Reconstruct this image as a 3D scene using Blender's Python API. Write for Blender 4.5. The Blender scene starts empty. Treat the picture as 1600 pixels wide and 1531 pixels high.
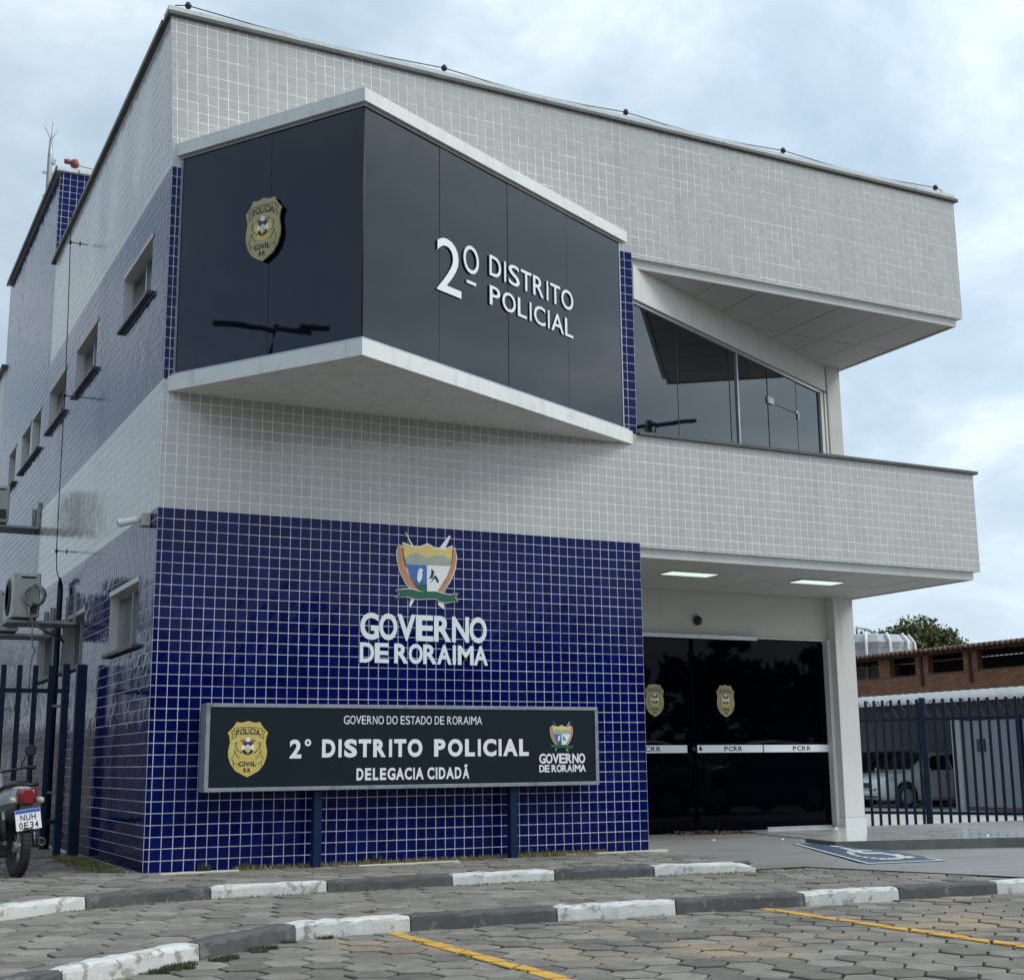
import bpy, math, random
from mathutils import Vector, Matrix
R = math.radians
rnd = random.Random(7)
sc = bpy.context.scene
COL = sc.collection

# ------------------------------------------------------------------ camera
cam_d = bpy.data.cameras.new("camera"); cam = bpy.data.objects.new("camera", cam_d); COL.objects.link(cam)
sc.camera = cam
cam_d.sensor_fit = 'HORIZONTAL'; cam_d.sensor_width = 36.0; cam_d.lens = 47.515
cam_d.clip_start = 0.05; cam_d.clip_end = 3000
yaw, pit, rol = R(27.3426), R(11.396), R(-0.6025)
fw = Vector((math.sin(yaw)*math.cos(pit), math.cos(yaw)*math.cos(pit), math.sin(pit)))
rt = Vector((math.cos(yaw), -math.sin(yaw), 0)); up = rt.cross(fw)
rt, up = rt*math.cos(rol)+up*math.sin(rol), up*math.cos(rol)-rt*math.sin(rol)
m = Matrix((rt, up, -fw)).transposed().to_4x4(); m.translation = Vector((-2.6668, -12.1319, 0.9007))
cam.matrix_world = m

# ------------------------------------------------------------------ world and sun
SUN_DIR = Vector((0.62, -0.50, 0.80)).normalized()     # towards the sun
wd = bpy.data.worlds.new("World"); sc.world = wd; wd.use_nodes = True
nt = wd.node_tree; nt.nodes.clear()
def N(t, typ, **kw):
    n = t.nodes.new(typ)
    for k, v in kw.items(): setattr(n, k, v)
    return n
out = N(nt, 'ShaderNodeOutputWorld'); bg = N(nt, 'ShaderNodeBackground')
sky = N(nt, 'ShaderNodeTexSky', sky_type='NISHITA', sun_disc=False)
sky.sun_elevation = math.asin(SUN_DIR.z); sky.sun_rotation = math.atan2(SUN_DIR.x, SUN_DIR.y)
sky.air_density = 1.0; sky.dust_density = 2.0; sky.ozone_density = 1.5
tc = N(nt, 'ShaderNodeTexCoord'); sep = N(nt, 'ShaderNodeSeparateXYZ')
nt.links.new(tc.outputs['Generated'], sep.inputs[0])
def MATH(t, op, a, b=None, clamp=False):
    n = N(t, 'ShaderNodeMath', operation=op, use_clamp=clamp)
    for i, v in enumerate((a, b)):
        if v is None: continue
        if isinstance(v, (int, float)): n.inputs[i].default_value = v
        else: t.links.new(v, n.inputs[i])
    return n.outputs[0]
zc = MATH(nt, 'ADD', MATH(nt, 'MAXIMUM', sep.outputs['Z'], 0.0), 0.30)
cx = MATH(nt, 'DIVIDE', sep.outputs['X'], zc); cy = MATH(nt, 'DIVIDE', sep.outputs['Y'], zc)
cmb = N(nt, 'ShaderNodeCombineXYZ'); nt.links.new(cx, cmb.inputs[0]); nt.links.new(cy, cmb.inputs[1])
def NOISE(t, vec, scale, detail=4, rough=0.55, dist=0.0):
    n = N(t, 'ShaderNodeTexNoise'); n.inputs['Scale'].default_value = scale
    n.inputs['Detail'].default_value = detail; n.inputs['Roughness'].default_value = rough
    n.inputs['Distortion'].default_value = dist
    if vec is not None: t.links.new(vec, n.inputs['Vector'])
    return n.outputs[0]
def RAMP(t, fac, stops):
    n = N(t, 'ShaderNodeValToRGB'); cr = n.color_ramp
    while len(cr.elements) < len(stops): cr.elements.new(0.5)
    for e, (p, c) in zip(cr.elements, stops):
        e.position = p; e.color = c if len(c) == 4 else (*c, 1)
    t.links.new(fac, n.inputs[0]); return n.outputs[0]
def MIX(t, fac, a, b, mode='MIX'):
    n = N(t, 'ShaderNodeMix', data_type='RGBA', blend_type=mode)
    for s, v in ((n.inputs[0], fac), (n.inputs[6], a), (n.inputs[7], b)):
        if isinstance(v, (int, float)): s.default_value = v
        elif isinstance(v, tuple): s.default_value = v if len(v) == 4 else (*v, 1)
        else: t.links.new(v, s)
    return n.outputs[2]
n1 = NOISE(nt, cmb.outputs[0], 1.15, 7, 0.56, 0.25)
n2 = NOISE(nt, cmb.outputs[0], 2.6, 6, 0.60, 0.3)
cover = RAMP(nt, n1, [(0.30, (0.76,)*3), (0.50, (0.92,)*3), (0.60, (1,)*3)])
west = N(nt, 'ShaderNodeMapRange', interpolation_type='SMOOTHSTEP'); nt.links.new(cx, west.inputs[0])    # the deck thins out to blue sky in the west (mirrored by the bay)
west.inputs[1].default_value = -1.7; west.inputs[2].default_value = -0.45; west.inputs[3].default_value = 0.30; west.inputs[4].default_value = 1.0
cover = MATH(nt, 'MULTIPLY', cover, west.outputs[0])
tone = RAMP(nt, n2, [(0.36, (3.3, 4.3, 5.15)), (0.47, (3.9, 4.9, 5.75)), (0.55, (4.7, 5.6, 6.3)), (0.68, (6.6, 7.2, 7.6))])
# cloud decks look paler and brighter towards the horizon
hor = MATH(nt, 'POWER', MATH(nt, 'SUBTRACT', 1.0, MATH(nt, 'MAXIMUM', sep.outputs['Z'], 0.0)), 5.0)
tone2 = MIX(nt, MATH(nt, 'MULTIPLY', hor, 0.40), tone, (7.2, 8.0, 8.6))
dotn = N(nt, 'ShaderNodeVectorMath', operation='DOT_PRODUCT'); nt.links.new(tc.outputs['Generated'], dotn.inputs[0]); dotn.inputs[1].default_value = SUN_DIR
glow = MATH(nt, 'ADD', 0.84, MATH(nt, 'MULTIPLY', dotn.outputs['Value'], 0.42))     # the cloud deck is brighter on the sun's side
gv = N(nt, 'ShaderNodeVectorMath', operation='SCALE'); nt.links.new(tone2, gv.inputs[0]); nt.links.new(glow, gv.inputs['Scale'])
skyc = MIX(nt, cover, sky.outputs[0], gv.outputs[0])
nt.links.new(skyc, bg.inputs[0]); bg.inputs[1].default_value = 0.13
nt.links.new(bg.outputs[0], out.inputs[0])
sun_d = bpy.data.lights.new("sun", 'SUN'); sun_d.energy = 1.4; sun_d.angle = R(28); sun_d.color = (1.0, 0.96, 0.90)
sun = bpy.data.objects.new("sun", sun_d); COL.objects.link(sun)
sun.rotation_euler = SUN_DIR.to_track_quat('Z', 'Y').to_euler(); sun.location = (20, -20, 30)
sc.view_settings.view_transform = 'Standard'; sc.view_settings.look = 'None'
sc.view_settings.exposure = 0.38; sc.view_settings.gamma = 1.0; sc.view_settings.use_curve_mapping = False
sc.render.engine = 'CYCLES'
sc.cycles.max_bounces = 6; sc.cycles.diffuse_bounces = 3; sc.cycles.glossy_bounces = 4
sc.cycles.caustics_reflective = False; sc.cycles.caustics_refractive = False

# ------------------------------------------------------------------ materials
MATS = {}
def mat(name, color, rough=0.6, metal=0.0, spec=0.5, var=0.0, vscale=6.0, dirt=None, dscale=1.5, bump=0.0, bscale=40.0,
        coat=0.0, ior=1.5, emit=None, estr=0.0, streak=None, stretch=(1, 1, 1), perobj=0.0, attr=False, rvar=0.0, alpha=None):
    if name in MATS: return MATS[name]
    mt = bpy.data.materials.new(name); mt.use_nodes = True; t = mt.node_tree; t.nodes.clear()
    o = N(t, 'ShaderNodeOutputMaterial'); p = N(t, 'ShaderNodeBsdfPrincipled'); t.links.new(p.outputs[0], o.inputs[0])
    geo = N(t, 'ShaderNodeNewGeometry'); vec = geo.outputs['Position']
    if stretch != (1, 1, 1):
        mp = N(t, 'ShaderNodeMapping'); mp.inputs['Scale'].default_value = stretch; t.links.new(vec, mp.inputs[0]); svec = mp.outputs[0]
    else: svec = vec
    c = (*color, 1)
    col = c
    if var > 0:
        f = NOISE(t, svec, vscale, 5, 0.6)
        col = RAMP(t, f, [(0.3, tuple(x*(1-var) for x in color)), (0.7, tuple(min(1, x*(1+var)) for x in color))])
    if perobj > 0 or attr:
        oi = N(t, 'ShaderNodeObjectInfo')
        v = oi.outputs['Random']
        if attr:
            at = N(t, 'ShaderNodeAttribute', attribute_name='rnd'); v = MATH(t, 'FRACT', MATH(t, 'ADD', at.outputs['Fac'], v))
        mr = N(t, 'ShaderNodeMapRange'); t.links.new(v, mr.inputs[0]); mr.inputs[3].default_value = 1-perobj; mr.inputs[4].default_value = 1+perobj
        hs = N(t, 'ShaderNodeHueSaturation'); t.links.new(mr.outputs[0], hs.inputs['Value'])
        if isinstance(col, tuple): hs.inputs['Color'].default_value = col
        else: t.links.new(col, hs.inputs['Color'])
        col = hs.outputs[0]
    if dirt:
        dcol, lo, hi, amt = dirt
        f = RAMP(t, NOISE(t, svec, dscale, 7, 0.65), [(lo, (0, 0, 0)), (hi, (amt,)*3)])
        col = MIX(t, f, col, dcol)
    if streak:                                  # rain-washed vertical dirt runs
        scol, lo, hi, amt = streak
        mp2 = N(t, 'ShaderNodeMapping'); mp2.inputs['Scale'].default_value = (5.0, 5.0, 0.28); t.links.new(vec, mp2.inputs[0])
        f = RAMP(t, NOISE(t, mp2.outputs[0], 1.6, 7, 0.7), [(lo, (0, 0, 0)), (hi, (amt,)*3)])
        col = MIX(t, f, col, scol)
    if isinstance(col, tuple): p.inputs['Base Color'].default_value = col
    else: t.links.new(col, p.inputs['Base Color'])
    p.inputs['Roughness'].default_value = rough
    if rvar > 0:
        rr = N(t, 'ShaderNodeMapRange'); t.links.new(NOISE(t, svec, vscale*2, 4, 0.6), rr.inputs[0])
        rr.inputs[1].default_value = 0.3; rr.inputs[2].default_value = 0.7
        rr.inputs[3].default_value = max(0, rough-rvar); rr.inputs[4].default_value = min(1, rough+rvar); t.links.new(rr.outputs[0], p.inputs['Roughness'])
    p.inputs['Metallic'].default_value = metal; p.inputs['IOR'].default_value = ior
    p.inputs['Specular IOR Level'].default_value = spec
    if coat: p.inputs['Coat Weight'].default_value = coat; p.inputs['Coat Roughness'].default_value = 0.03
    if emit: p.inputs['Emission Color'].default_value = (*emit, 1); p.inputs['Emission Strength'].default_value = estr
    if bump > 0:
        b = N(t, 'ShaderNodeBump'); b.inputs['Strength'].default_value = 1.0; b.inputs['Distance'].default_value = bump
        t.links.new(NOISE(t, svec, bscale, 4, 0.6), b.inputs['Height']); t.links.new(b.outputs[0], p.inputs['Normal'])
    MATS[name] = mt; return mt

# glazed wall tiles: fine vertical ribbing in the glaze (stretched noise)
M_BLUE = mat('blue_glazed_tile', (0.0004, 0.0050, 0.074), 0.07, spec=0.17, ior=1.5, var=0.25, vscale=3, attr=True, perobj=0.20, bump=0.0006, bscale=14, stretch=(3.2, 3.2, 0.35), rvar=0.05)
M_GREY = mat('pale_grey_glazed_tile', color=(0.455, 0.443, 0.418), rough=0.13, streak=((0.30, 0.29, 0.25, 1), 0.52, 0.78, 0.45), ior=1.6, var=0.05, vscale=2, attr=True, perobj=0.035, bump=0.0005, bscale=14, stretch=(3.2, 3.2, 0.35), rvar=0.06,
             dirt=((0.28, 0.28, 0.25, 1), 0.62, 0.85, 0.35), dscale=1.2)
M_GROUT = mat('white_tile_grout', (0.90, 0.90, 0.88), 0.9, var=0.08, vscale=9)
M_GROUTB = mat('lavender_grout', (0.70, 0.70, 0.75), 0.9, var=0.15, vscale=9, dirt=((0.30, 0.29, 0.27, 1), 0.48, 0.70, 0.8), dscale=1.6)
def grout_worn():
    mt = bpy.data.materials.new('worn_grout'); mt.use_nodes = True; t = mt.node_tree; p = t.nodes['Principled BSDF']
    geo = N(t, 'ShaderNodeNewGeometry'); v = geo.outputs['Position']
    a = RAMP(t, NOISE(t, v, 0.9, 6, 0.6), [(0.42, (0, 0, 0)), (0.54, (1, 1, 1))])
    b = RAMP(t, NOISE(t, v, 3.1, 5, 0.7), [(0.63, (0, 0, 0)), (0.68, (1, 1, 1))])
    c = MIX(t, a, (0.88, 0.88, 0.86), (0.76, 0.75, 0.72)); c = MIX(t, MATH(t, 'MULTIPLY', a, b), c, (0.07, 0.075, 0.06))
    t.links.new(c, p.inputs['Base Color']); p.inputs['Roughness'].default_value = 0.9
    MATS['worn_grout'] = mt; return mt
M_GROUTW = grout_worn()
M_WHITE = mat('white_plaster_paint', (0.64, 0.63, 0.595), 0.75, streak=((0.34, 0.33, 0.29, 1), 0.55, 0.80, 0.5), var=0.04, vscale=2.5, dirt=((0.30, 0.29, 0.25, 1), 0.58, 0.85, 0.35), dscale=2.2, bump=0.001, bscale=60)
M_WHITE2 = mat('white_fascia_paint', (0.74, 0.745, 0.72), 0.7, streak=((0.40, 0.40, 0.36, 1), 0.52, 0.74, 0.5), var=0.05, vscale=3, dirt=((0.33, 0.33, 0.29, 1), 0.55, 0.8, 0.45), dscale=5, bump=0.0015, bscale=30)
M_CEIL = mat('ceiling_panel_paint', (0.52, 0.515, 0.49), 0.6, var=0.03, vscale=2, perobj=0.015)
M_BEIGE = mat('beige_wall_paint', (0.60, 0.585, 0.52), 0.75, streak=((0.42, 0.40, 0.34, 1), 0.55, 0.8, 0.4), var=0.03, vscale=2, bump=0.0006, bscale=80)
M_STONE = mat('dark_granite_coping', (0.085, 0.088, 0.082), 0.45, var=0.3, vscale=25, dirt=((0.03, 0.03, 0.028, 1), 0.5, 0.7, 0.6), dscale=4)
M_COPE = mat('pale_coping', (0.60, 0.63, 0.62), 0.6, var=0.08, vscale=6, dirt=((0.18, 0.18, 0.16, 1), 0.58, 0.72, 0.7), dscale=7)
M_BAY = mat('tinted_bay_glass', (0.0015, 0.0050, 0.011), 0.02, spec=0.5, ior=1.59, bump=0.0004, bscale=0.8)
M_GLASS = mat('dark_window_glass', (0.0015, 0.005, 0.007), 0.02, ior=1.72, bump=0.0005, bscale=0.9)
M_DOORG = mat('black_door_glass', (0.0008, 0.0010, 0.003), 0.02, spec=0.3, ior=1.22)
M_SIDEG = mat('side_window_glass', (0.05, 0.055, 0.058), 0.05, ior=1.7)
M_ALU = mat('aluminium_trim', (0.45, 0.46, 0.48), 0.35, metal=0.8, var=0.1)
M_SEAM_SHADE = mat('dark_joint_and_shade', (0.015, 0.018, 0.02), 0.5)  # dark joints, and near-black painted shade behind the doors and carport fascia
M_LETTER = mat('white_letter_paint', (0.80, 0.81, 0.83), 0.45)
M_LETTERW = mat('white_wall_letter', (0.74, 0.80, 0.82), 0.5)
M_LSIDE = mat('letter_side', (0.30, 0.32, 0.34), 0.5)
M_LAMP = mat('lit_ceiling_lamp', (0.8, 0.85, 0.82), 0.5, emit=(0.80, 1.0, 0.92), estr=0.62)
M_BLACK = mat('black_plastic', (0.012, 0.012, 0.014), 0.4)
M_RUBBER = mat('tyre_rubber', (0.018, 0.018, 0.020), 0.75, var=0.3, vscale=30)
M_FENCE = mat('blue_fence_paint', (0.002, 0.015, 0.040), 0.42, spec=0.25, var=0.25, vscale=5)
M_POST = mat('sign_post_blue', (0.002, 0.018, 0.060), 0.4, spec=0.25, var=0.15)
M_PANEL = mat('charcoal_sign_panel', (0.009, 0.017, 0.024), 0.45, spec=0.15, var=0.06)
M_SFRAME = mat('grey_sign_frame', (0.24, 0.26, 0.29), 0.55, var=0.15, vscale=8, dirt=((0.10, 0.10, 0.09, 1), 0.55, 0.7, 0.6), dscale=9)
M_PAVER = mat('grey_paver', (0.205, 0.190, 0.163), 0.85, var=0.26, vscale=7, perobj=0.26, attr=True, dirt=((0.30, 0.26, 0.19, 1), 0.52, 0.8, 0.5), dscale=1.3, bump=0.004, bscale=60)
M_PAVER2 = mat('road_paver', (0.190, 0.174, 0.148), 0.85, var=0.26, vscale=7, perobj=0.32, attr=True, dirt=((0.38, 0.28, 0.17, 1), 0.52, 0.66, 0.8), dscale=0.5, bump=0.004, bscale=60)
M_SAND = mat('joint_sand', (0.020, 0.019, 0.016), 0.95, var=0.4, vscale=12, dirt=((0.10, 0.10, 0.04, 1), 0.55, 0.7, 0.6), dscale=2)
M_EARTH = mat('ground_earth', (0.17, 0.15, 0.125), 0.95, var=0.2, vscale=0.6)
M_ASPH = mat('asphalt', (0.06, 0.06, 0.06), 0.9, var=0.15, vscale=2)
M_KW = mat('white_kerb_paint', (0.60, 0.60, 0.57), 0.8, var=0.08, vscale=6, dirt=((0.17, 0.155, 0.13, 1), 0.55, 0.61, 0.65), dscale=8, bump=0.004, bscale=35)
M_KG = mat('grey_kerb_paint', (0.085, 0.088, 0.088), 0.8, var=0.18, vscale=6, dirt=((0.24, 0.23, 0.20, 1), 0.58, 0.66, 0.6), dscale=8, bump=0.004, bscale=35)
M_YEL = mat('yellow_road_paint', (0.62, 0.36, 0.06), 0.75, var=0.10, vscale=8, dirt=((0.22, 0.17, 0.10, 1), 0.58, 0.70, 0.75), dscale=12)
M_CONC = mat('grey_ramp_concrete', (0.25, 0.25, 0.24), 0.55, var=0.10, vscale=1.6, dirt=((0.15, 0.14, 0.12, 1), 0.48, 0.72, 0.6), dscale=1.4, bump=0.001, bscale=50, stretch=(0.5, 1.6, 1))
M_GLOSSF = mat('glossy_floor_tile', (0.66, 0.675, 0.66), 0.11, var=0.04, vscale=1.5, ior=1.5, spec=0.35, rvar=0.05)
M_RISER = mat('dark_riser', (0.11, 0.115, 0.11), 0.7, var=0.2)
M_ISAB = mat('blue_floor_paint', (0.035, 0.075, 0.13), 0.5, var=0.12)
M_ISAW = mat('white_floor_paint', (0.60, 0.61, 0.60), 0.6, var=0.1, vscale=8)
M_GOLD = mat('gold_badge_print', (0.58, 0.46, 0.13), 0.35, var=0.12, vscale=8)
M_GOLD2 = mat('pale_gold_print', (0.62, 0.47, 0.10), 0.35)
M_BRASS = mat('muted_gold_plate', (0.40, 0.34, 0.16), 0.4, var=0.08, vscale=6)
M_INK = mat('black_print', (0.012, 0.012, 0.012), 0.5)
M_NAVY = mat('navy_print', (0.02, 0.035, 0.12), 0.5)
M_REDP = mat('red_print', (0.40, 0.10, 0.07), 0.5)
M_GREENP = mat('green_print', (0.008, 0.10, 0.055), 0.5)
M_ORNG = mat('orange_wheat_print', (0.52, 0.22, 0.10), 0.5, var=0.2, vscale=60)
M_YELP = mat('yellow_print', (0.70, 0.52, 0.18), 0.5)
M_GREYP = mat('grey_green_print', (0.34, 0.38, 0.33), 0.5, var=0.15, vscale=20)
M_BLUEP = mat('azure_print', (0.03, 0.15, 0.42), 0.5)
M_WHITEP = mat('white_print', (0.75, 0.78, 0.77), 0.5)
M_AC = mat('beige_ac_casing', (0.50, 0.50, 0.45), 0.5, var=0.06, dirt=((0.2, 0.19, 0.16, 1), 0.55, 0.8, 0.4), dscale=6)
M_ACD = mat('dark_ac_grille', (0.05, 0.05, 0.048), 0.6)
M_PIPE = mat('grey_hose', (0.30, 0.31, 0.31), 0.6, var=0.1)
M_STEEL = mat('galvanised_steel', (0.35, 0.36, 0.36), 0.45, metal=0.6, var=0.1)

# ------------------------------------------------------------------ object helpers
def warp(v):            # the top of the long wall leans out a few centimetres at its left corner
    x, y, z = v
    if z > 6.6: x -= 0.07*min(1.0, (z-6.6)/1.5)*max(0.0, 1-x/6.0)*max(0.0, 1-max(0, y)/7.4)
    return (x, y, z)
class MB:
    def __init__(s): s.v = []; s.f = []; s.m = []; s.sm = []; s.r = []
    def face(s, idx, mi=0, smooth=False, r=0.0): s.f.append(idx); s.m.append(mi); s.sm.append(smooth); s.r.append(r)
    def poly(s, pts, mi=0, r=0.0):
        b = len(s.v); s.v += [tuple(p) for p in pts]; s.face(tuple(range(b, b+len(pts))), mi, False, r)
    def box(s, x0, x1, y0, y1, z0, z1, mi=0, M=None, r=0.0):
        P = [(x, y, z) for z in (z0, z1) for y in (y0, y1) for x in (x0, x1)]
        if M is not None: P = [tuple(M @ Vector(p)) for p in P]
        b = len(s.v); s.v += P
        for q in ((0, 2, 3, 1), (4, 5, 7, 6), (0, 1, 5, 4), (2, 6, 7, 3), (0, 4, 6, 2), (1, 3, 7, 5)): s.face(tuple(b+i for i in q), mi, False, r)
    def bbox(s, x0, x1, y0, y1, z0, z1, c=0.005, mi=0, M=None):   # box with chamfered vertical and horizontal edges
        if min(x1-x0, y1-y0, z1-z0) <= 2.2*c: return s.box(x0, x1, y0, y1, z0, z1, mi, M)
        rings = []
        for z, d in ((z0, c), (z0+c, 0), (z1-c, 0), (z1, c)):
            rings.append([(x0+c+d*0 if False else x0+d+c*(1 if d == 0 else 0), y0+d, z), (x1-d-c*(1 if d == 0 else 0), y0+d, z),
                          (x1-d, y0+d+c*(1 if d == 0 else 0), z), (x1-d, y1-d-c*(1 if d == 0 else 0), z),
                          (x1-d-c*(1 if d == 0 else 0), y1-d, z), (x0+d+c*(1 if d == 0 else 0), y1-d, z),
                          (x0+d, y1-d-c*(1 if d == 0 else 0), z), (x0+d, y0+d+c*(1 if d == 0 else 0), z)])
        s.rings(rings, mi, caps=True, smooth=False, M=M)
    def rings(s, rings, mi=0, caps=True, smooth=True, M=None, closed=True):
        b = len(s.v); n = len(rings[0])
        for rg in rings: s.v += [tuple(M @ Vector(p)) if M is not None else tuple(p) for p in rg]
        for i in range(len(rings)-1):
            for j in range(n if closed else n-1):
                k = (j+1) % n
                s.face((b+i*n+j, b+i*n+k, b+(i+1)*n+k, b+(i+1)*n+j), mi, smooth)
        if caps:
            s.face(tuple(b+j for j in reversed(range(n))), mi, False); s.face(tuple(b+(len(rings)-1)*n+j for j in range(n)), mi, False)
    def tube(s, pts, rad, n=8, mi=0, caps=True, smooth=True):
        pts = [Vector(p) for p in pts]; rads = rad if isinstance(rad, (list, tuple)) else [rad]*len(pts)
        rings = []; ref = None
        for i, p in enumerate(pts):
            d = (pts[min(i+1, len(pts)-1)]-pts[max(i-1, 0)]).normalized()
            if ref is None: ref = Vector((0, 0, 1)) if abs(d.z) < 0.9 else Vector((1, 0, 0))
            a = d.cross(ref).normalized(); b2 = d.cross(a).normalized(); ref = -b2 if False else ref
            rings.append([p+(a*math.cos(2*math.pi*k/n)+b2*math.sin(2*math.pi*k/n))*rads[i] for k in range(n)])
        s.rings(rings, mi, caps, smooth)
    def lathe(s, prof, c, axis, n=20, mi=0, smooth=True):          # prof: (radius, distance along axis)
        ax = Vector(axis).normalized(); ref = Vector((0, 0, 1)) if abs(ax.z) < 0.9 else Vector((1, 0, 0))
        a = ax.cross(ref).normalized(); b2 = ax.cross(a); c = Vector(c)
        s.rings([[c+ax*h+(a*math.cos(2*math.pi*k/n)+b2*math.sin(2*math.pi*k/n))*max(r, 1e-4) for k in range(n)] for r, h in prof], mi, True, smooth)
    def extrude(s, pts, d, mi=0, mside=None):                       # closed polygon pushed along d
        d = Vector(d); b = len(s.v); n = len(pts); s.v += [tuple(p) for p in pts]+[tuple(Vector(p)+d) for p in pts]
        s.face(tuple(range(b, b+n)), mi); s.face(tuple(b+n+i for i in reversed(range(n))), mi)
        for i in range(n): s.face((b+i, b+n+i, b+n+(i+1) % n, b+(i+1) % n), mi if mside is None else mside)
    def mesh(s, name, mats, wp=False):
        me = bpy.data.meshes.new(name)
        me.from_pydata([warp(v) for v in s.v] if wp else s.v, [], s.f)
        mats = mats if isinstance(mats, (list, tuple)) else [mats]
        for mm in mats: me.materials.append(mm)
        me.polygons.foreach_set('material_index', s.m); me.polygons.foreach_set('use_smooth', s.sm)
        if any(s.r):
            a = me.attributes.new('rnd', 'FLOAT', 'FACE'); a.data.foreach_set('value', s.r)
        me.update(); return me
    def build(s, name, mats, parent=None, wp=False, **props):
        return link(name, s.mesh(name, mats, wp), parent, **props)
def link(name, me, parent=None, **props):
    o = bpy.data.objects.new(name, me); COL.objects.link(o)
    if parent is not None: o.parent = parent
    for k, v in props.items(): o[k] = v
    return o
def thing(name, label, cat, loc=(0, 0, 0), rz=0.0, group=None, scale=1.0):
    o = bpy.data.objects.new(name, None); COL.objects.link(o); o.location = loc; o.rotation_euler = (0, 0, rz)
    o.scale = (scale,)*3; o.empty_display_size = 0.2
    o['label'] = label; o['category'] = cat
    if group: o['group'] = group
    return o
def tag(o, label, cat, group=None):
    o['label'] = label; o['category'] = cat
    if group: o['group'] = group
    return o
KIDS = {}
def dup(root, loc, rz, label, group=None):
    r = root.copy(); COL.objects.link(r); r.location = loc; r.rotation_euler = (0, 0, rz); r['label'] = label
    if group: r['group'] = group
    def rec(src, dst):
        for ch in list(src.children):
            c = ch.copy(); COL.objects.link(c); c.parent = dst; rec(ch, c)
    rec(root, r); return r
def dup_obj(o, parent, mtx=None, **kw):
    c = o.copy(); COL.objects.link(c); c.parent = parent
    for k, v in kw.items(): setattr(c, k, v)
    return c

class Frame:                                   # a plane in the world: origin, right, up, outward normal
    def __init__(s, o, r, u=(0, 0, 1)):
        s.o = Vector(o); s.r = Vector(r).normalized(); s.u = Vector(u).normalized(); s.n = s.r.cross(s.u).normalized()
    def p(s, a, b, h=0.0): return tuple(s.o+s.r*a+s.u*b+s.n*h)
FRONT = Frame((0, 0, 0), (1, 0, 0))            # normal -Y
def sheet(name, fr, polys, mats, parent, h0=0.0, depth=0.002, **kw):
    mb = MB()
    for pts, mi, lift in polys:
        mb.extrude([fr.p(a, b, h0+lift) for a, b in pts], -fr.n*depth, mi)
    return mb.build(name, mats, parent, **kw)
ADV = dict(zip("ACDEGILMNOPRSTVUH 2°º340ÃÍ", (.722,.722,.722,.667,.778,.278,.611,.833,.722,.778,.667,.722,.667,.611,.667,.722,.722,.278,.556,.40,.40,.556,.556,.556,.722,.278)))
BRG = dict(A=.004, V=.004, T=.025, O=.045, C=.045, G=.045, S=.045)
GLY = {}
def glyph(ch, bold):
    if (ch, bold) in GLY: return GLY[ch, bold]
    cu = bpy.data.curves.new('txt', 'FONT'); cu.body = ch; cu.size = 1.0; cu.offset = bold; cu.resolution_u = 4
    to = bpy.data.objects.new('txt', cu); COL.objects.link(to)
    dg = bpy.context.evaluated_depsgraph_get(); me0 = bpy.data.meshes.new_from_object(to.evaluated_get(dg))
    vs = [(v.co.x, v.co.y) for v in me0.vertices]; fs = [tuple(p.vertices) for p in me0.polygons]
    bpy.data.objects.remove(to); bpy.data.curves.remove(cu); bpy.data.meshes.remove(me0)
    GLY[ch, bold] = (vs, fs); return vs, fs
def text(name, body, fr, a0, a1, b0, b1, h, depth, mats, parent, bold=0.0, space=1.0, arc=None, cond=False, **kw):
    caph = max(v[1] for v in glyph('E', bold)[0])+bold*0; x = 0.0; V = []; F = []
    for ch in body:
        adv = ADV.get(ch, .66)
        if cond: adv = {'I': .30, ' ': .22, 'M': .80, 'V': .66}.get(ch, .68)
        if ch != ' ':
            vs, fs = glyph(ch, bold); xs = [v[0] for v in vs]; g0, g1 = min(xs), max(xs)
            br = BRG.get(ch, .07)*(0.35 if cond else 1); w = adv-2*br
            if ch == 'I' or ch == 'Í': w = min(w, .145 if bold > .01 else .09)+0; br = (adv-w)/2
            b = len(V); V += [(x+br+(v[0]-g0)/(g1-g0)*w, v[1]) for v in vs]; F += [tuple(b+i for i in f) for f in fs]
        x += adv*space
    xs = [v[0] for v in V]; ys = [v[1] for v in V]; x0, x1 = min(xs), max(xs); y0, y1 = min(ys), max(ys)
    if any(c in 'ÃÍ' for c in body): y1 = caph
    def P(v, hh):
        a = a0+(v[0]-x0)/(x1-x0)*(a1-a0); b = b0+(v[1]-y0)/(y1-y0)*(b1-b0)
        if arc: t = (a-(a0+a1)/2)/((a1-a0)/2); b -= arc*t*t
        return fr.p(a, b, hh)
    mb = MB(); n = len(V); mb.v = [P(v, h+depth) for v in V]+[P(v, h) for v in V]
    cnt = {}
    for f in F:
        mb.face(f, 0)
        for i in range(len(f)): cnt[f[i], f[(i+1) % len(f)]] = 1
    for (a, b) in list(cnt):
        if (b, a) not in cnt: mb.face((b, a, a+n, b+n), 1 if len(mats) > 1 else 0)
    return mb.build(name, mats, parent, **kw)

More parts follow.
